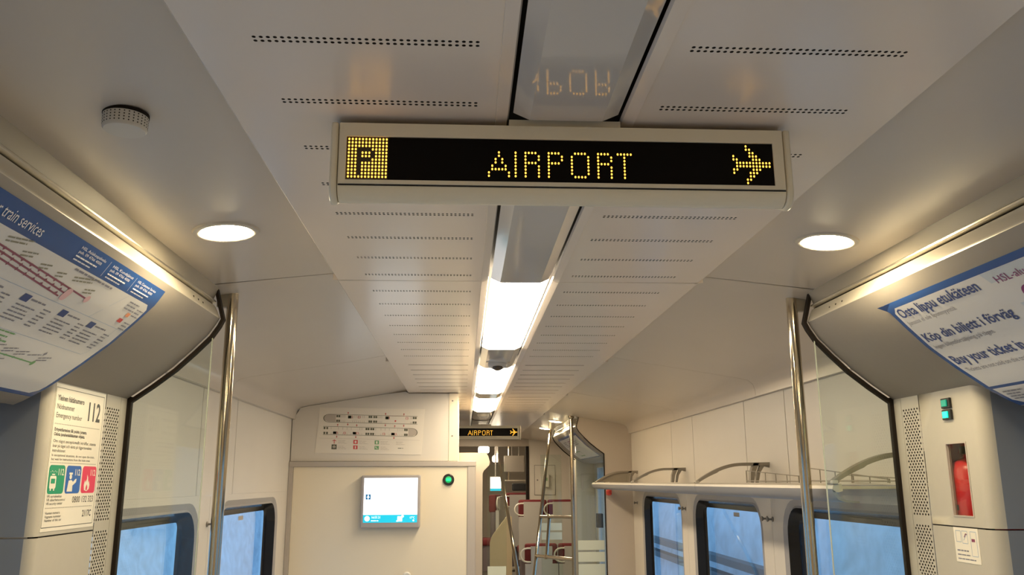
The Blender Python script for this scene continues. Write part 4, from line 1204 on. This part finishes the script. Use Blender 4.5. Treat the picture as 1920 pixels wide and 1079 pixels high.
m = MB(); scribble(m, F, 0.45, -0.12, 3, [0.2], 0.02, 0.014); m.build('purple_print', 'ink_purple', fp)

fpil = empty('door_pillar', (1.17, 10.3, 0), label='pale far door pillar seen beyond the right bulkhead', cat='pillar', group='door pillars')
MB().box(1.14, 1.40, 10.16, 10.42, 0, 1.93, bev=0.02).build('post', 'pillar_beige', fpil)
MB().box(1.20, 1.23, 10.150, 10.1605, 1.55, 1.74).build('slot', 'frame_taupe', fpil)
dr = empty('door_3', (1.36, 9.2, 0), label='blue-lit grey sliding door in the far vestibule', kind='structure')
m = MB(); m.box(1.36, 1.40, 8.10, 8.40, 0, 1.9); m.box(1.36, 1.40, 9.95, 10.16, 0, 1.9); m.box(1.36, 1.40, 8.40, 9.95, 1.80, 1.9); m.box(1.36, 1.40, 8.40, 9.95, 0, 0.4)
m.build('door_leaf', 'door_grey', dr)
MB().box(1.378, 1.384, 8.40, 9.95, 0.4, 1.80).build('pane', 'window_glass', dr)
MB().box(1.30, 1.36, 9.60, 9.72, 1.15, 1.30).build('door_lock_box', 'fabric_dark', dr)

fl = empty('grab_pole', (0.845, 8.15, 0), label='upright steel pole at the far vestibule entrance', cat='pole', group='far steel poles')
MB().tube([(0.845, 8.15, 0), (0.845, 8.15, 2.262)], 0.0185, 16).build('tube', 'steel', fl, smooth=40)
MB().lathe([(0.03, 0.0), (0.03, -0.02), (0.02, -0.03)], (0.845, 8.15, 2.264), 16).build('top_collar', 'steel', fl, smooth=40)
MB().box(0.845, 0.905, 8.14, 8.165, 2.19, 2.235).build('top_bracket', 'bracket_taupe', fl)
b0 = Vector((0.395, 8.40, 0.0)); b1 = Vector((0.868, 10.40, 2.253))
ir = empty('inclined_handrail', tuple(b0), label='inclined steel handrail with two crossbars, right of the far aisle', cat='handrail', group='far steel poles')
MB().tube([b0, b1], 0.0185, 16).build('tube', 'steel', ir, smooth=40)
def on(z): t = z / 2.253; return b0 + (b1 - b0) * t
CL = []
for z in (1.325, 0.945):
    a = on(z)
    a = on(z - 0.05)
    MB().tube([a, (0.845, 8.15, z + 0.0)], 0.019, 14).build('crossbar', 'steel', ir, smooth=40)
    c = a + (Vector((0.845, 8.15, z)) - a) * 0.30; CL.append(c)
    MB().lathe([(0.02, -0.022), (0.024, -0.02), (0.024, 0.02), (0.02, 0.022)], tuple(c), 14).build('clamp', 'steel', ir, smooth=40)
c1, c0 = CL
MB().tube([c0, c1], 0.0175, 14).build('upright', 'steel', ir, smooth=40)
lr = empty('inclined_handrail', (0.36, 7.75, 0.0), label='inclined steel handrail left of the far aisle', cat='handrail', group='far steel poles')
MB().tube([(0.395, 7.90, 0.0), (0.335, 8.30, 0.80), (0.247, 10.6, 1.94), (0.245, 10.7, 1.97)], 0.0185, 16).build('tube', 'steel', lr, smooth=40)

# far glass screens with frosted bands
def fglass(poly, y, label, bands):
    xs = [p[0] for p in poly]
    root = empty('glass_screen', ((min(xs) + max(xs)) / 2, y, 0), label=label, cat='glass screen', group='far glass screens')
    MB().prism(poly, 'y', y, y + 0.008).build('pane', 'clear_glass', root)
    for (z0, z1, m, a, b) in bands:
        MB().box(a, b, y - 0.0012, y - 0.0004, z0, z1).build('frosted_band', m, root)
fglass([(0.88, 2.05), (1.136, 1.88), (1.136, 0.1), (0.88, 0.1)], 8.13, 'glass screen with frosted bands beside the tan bulkhead',
       [(1.03, 1.115, 'frosted', 0.885, 1.132), (0.925, 1.012, 'frosted', 0.885, 1.132), (0.30, 0.905, 'frosted', 0.885, 1.132)])
fglass([(0.70, 1.95), (0.94, 1.95), (0.94, 0.1), (0.70, 0.1)], 9.9, 'glass screen with frosted bands behind the crossbars',
       [(1.11, 1.19, 'frosted', 0.705, 0.935), (1.01, 1.09, 'frosted', 0.705, 0.935)])
fglass([(0.03, 1.75), (0.06, 1.80), (0.20, 1.80), (0.20, 0.1), (0.03, 0.1)], 7.68, 'glass screen with a frosted band behind the cream cabinet',
       [(0.70, 0.935, 'frosted', 0.035, 0.195)])
lp = empty('partition_panel', (-0.05, 7.64, 0), label='low beige partition panel with notched edge behind the cabinet', cat='partition')
MB().prism([(-0.30, 1.900), (0.020, 1.900), (0.040, 1.865), (0.052, 1.82), (0.045, 1.79), (0.0, 1.745), (-0.012, 1.72), (-0.012, 0.0), (-0.30, 0.0)], 'y', 7.62, 7.66).build('panel', 'bulkhead_tan', lp)
MB().ribbon([(0.020, 1.900), (0.040, 1.865), (0.052, 1.82), (0.045, 1.79), (0.0, 1.745), (-0.012, 1.72), (-0.012, 0.0)], 'y', 7.618, 7.662, 0.004).build('edge_strip', 'gasket_dark', lp)

# emergency hammer / red tag on the glass
rt = empty('red_handle', (1.17, 8.0, 1.55), label='small red handle hanging at the rack end by the bulkhead', cat='handle')
MB().lathe([(0.012, 0), (0.026, 0.01), (0.026, 0.045), (0.012, 0.06)], (1.17, 8.03, 1.52), 14).build('lower_knob', 'red_tag', rt, smooth=40)
MB().lathe([(0.010, 0), (0.022, 0.01), (0.022, 0.03), (0.010, 0.04)], (1.18, 8.03, 1.675), 14).build('upper_knob', 'red_tag', rt, smooth=40)
MB().box(1.168, 1.180, 8.03, 8.064, 1.55, 1.70).build('mount', 'handle_white', rt)

# portal, hatch wall and what is seen through it
po = empty('portal_wall', (1.0, 13.0, 0), label='warm beige end wall with an access hatch beyond the far vestibule', cat='wall')
MB().box(0.80, 1.42, 13.0, 13.06, 0, 2.36).build('panel', 'wall_cream', po)
MB().box(-1.42, 0.80, 13.0, 13.06, 2.17, 2.36).build('lintel', 'bulkhead_tan', po)
MB().box(0.755, 0.80, 12.99, 13.08, 0, 2.17).build('door_edge', 'gasket_dark', po)
h = MB().box(0.885, 1.19, 12.988, 12.999, 1.455, 1.885).build('hatch', 'wall_cream', po)
MB().box(0.880, 1.195, 12.996, 13.0, 1.450, 1.890).build('hatch_gap', 'gap_dark', po)
MB().lathe([(0.012, 0.0), (0.012, -0.006)], (0.925, 12.988, 1.67), 12, axis='y').build('hatch_lock', 'hook_grey', h)
dv = empty('card_reader', (1.05, 12.95, 1.56), label='small white card reader box on the hatch wall', cat='device')
MB().box(1.005, 1.095, 12.94, 12.988, 1.565, 1.755, bev=0.008).build('case', 'handle_white', dv)
MB().box(1.03, 1.07, 12.938, 12.941, 1.66, 1.705).build('display', 'ink_green', dv)
MB().box(0.47, 0.80, 14.0, 14.03, 1.80, 2.06, bev=0.006).build('hanging_panel', 'header_grey')
hpn = bpy.data.objects['hanging_panel']
for x in (0.60, 0.71): MB().tube([(x, 14.015, 2.05), (x, 14.015, 2.36)], 0.006, 8).build('hanger_rod', 'hook_grey', hpn)
tag(hpn, 'grey square panel hanging from the ceiling beyond the portal', 'panel')
rr = empty('rack_rail', (0.6, 14.3, 1.65), label='thin pale rack rail beyond the portal, below the hanging panel', cat='rack')
MB().box(0.50, 1.0, 14.28, 14.34, 1.655, 1.675, bev=0.004).build('rail', 'rack_beige', rr)
MB().box(0.62, 0.86, 14.30, 14.42, 1.50, 1.62, bev=0.02).build('dark_bag', 'fabric_dark', rr)
MB().tube([(0.56, 14.31, 1.67), (0.56, 14.31, 2.36)], 0.012, 8).build('stay', 'steel', rr)
fm = empty('monitor', (0.335, 14.2, 1.5), label='far information monitor with a white screen beyond the portal', cat='monitor')
MB().box(0.245, 0.44, 14.2, 14.24, 1.495, 1.73, bev=0.006).build('casing', 'monitor_frame', fm)
MB().box(0.255, 0.43, 14.198, 14.2005, 1.54, 1.72).build('screen', 'screen_white', fm)
MB().box(0.255, 0.43, 14.198, 14.2005, 1.503, 1.5395).build('status_bar', 'screen_teal', fm)
MB().tube([(0.34, 14.22, 1.72), (0.34, 14.22, 2.36)], 0.012, 8).build('ceiling_stem', 'monitor_frame', fm)
for (x0, x1, y, z0, z1, lb) in ((0.05, 0.22, 13.6, 2.10, 2.19, 'larger glowing ceiling lamp seen above the low partition'),
                                 (0.31, 0.43, 14.6, 1.98, 2.08, 'smaller glowing lamp seen beyond the left handrail top')):
    r = empty('ceiling_lamp', ((x0 + x1) / 2, y, z0), label=lb, cat='light', group='lamps beyond the portal')
    MB().box(x0, x1, y, y + 0.3, z0, z1, bev=0.02).build('diffuser', 'lamp_glow', r)
    MB().box(x0 + 0.03, x1 - 0.03, y + 0.05, y + 0.25, z1, 2.365).build('housing', 'cover_grey', r)

# far raised floor, stair side, seats
MB().box(0.46, 1.40, 11.6, 18.0, 0.0, 0.30).build('seat_platform', 'floor_grey'); tag(bpy.data.objects['seat_platform'], 'raised grey floor under the far seats', kind='structure')
sp = empty('stair_side', (0.29, 11.0, 0.4), label='beige slanted stair side panel by the far aisle', cat='panel')
MB().prism([(0.185, 0.0), (0.185, 0.90), (0.20, 0.955), (0.225, 0.995), (0.40, 1.22), (0.43, 1.22), (0.43, 0.0)], 'y', 11.0, 11.06).build('panel', 'stair_beige', sp)
MB().ribbon([(0.185, 0.0), (0.185, 0.90), (0.20, 0.955), (0.225, 0.995), (0.41, 1.23)], 'y', 10.985, 11.075, 0.03).build('rim', 'stair_beige', sp, smooth=40)
def seat(label, shell='shell_white'):
    """faces +y, origin on the floor below the middle of the seat"""
    root = empty('passenger_seat', (0, 0, 0), label=label, cat='seat', group='red passenger seats')
    MB().box(-0.195, 0.195, -0.18, 0.28, 0.36, 0.46, bev=0.03).build('cushion', 'seat_red', root, smooth=50)
    MB().box(-0.19, 0.19, -0.235, -0.15, 0.44, 0.98, bev=0.03).build('backrest', 'seat_grey', root, smooth=50)
    MB().prism([(-0.2, 0.30), (0.2, 0.30), (0.2, 0.87), (0.13, 0.87), (0.13, 1.07), (-0.13, 1.07), (-0.13, 0.87), (-0.2, 0.87)], 'y', -0.29, -0.24).build('back_shell', shell, root)
    MB().box(-0.198, 0.198, -0.238, -0.13, 0.84, 1.10, bev=0.025).build('headrest', 'seat_red', root, smooth=50)
    MB().box(-0.16, 0.16, -0.16, 0.16, 0.0, 0.36).build('pedestal', 'seat_grey', root)
    pts = [(-0.12, -0.27, 1.05)] + [(-0.17 - 0.085 * math.sin(t), -0.27, 0.97 + 0.08 * math.cos(t)) for t in [math.pi * k / 8 for k in range(9)]] + [(-0.12, -0.27, 0.89)]
    MB().tube(pts, 0.0115, 10).build('grab_handle', 'handle_white', root, smooth=40)
    return root
s0 = seat('far aisle seat with pale shell and red headrest before the hatch wall')
s0.location = (0.79, 12.45, 0.30)
copy_tree(s0, (1.20, 12.45, 0.30), label='far wall-side seat with red headrest before the hatch wall')
copy_tree(s0, (0.77, 10.95, -0.19), label='nearest far aisle seat behind the frosted glass bands')
copy_tree(s0, (1.18, 10.95, -0.19), label='nearest far wall-side seat behind the frosted glass bands')
copy_tree(s0, (0.66, 13.75, 0.38), label='red seat just through the portal opening')
c = copy_tree(s0, (0.12, 13.3, 0.36), label='grey sided seat with red headrest behind the stair side', rotz=math.radians(75))
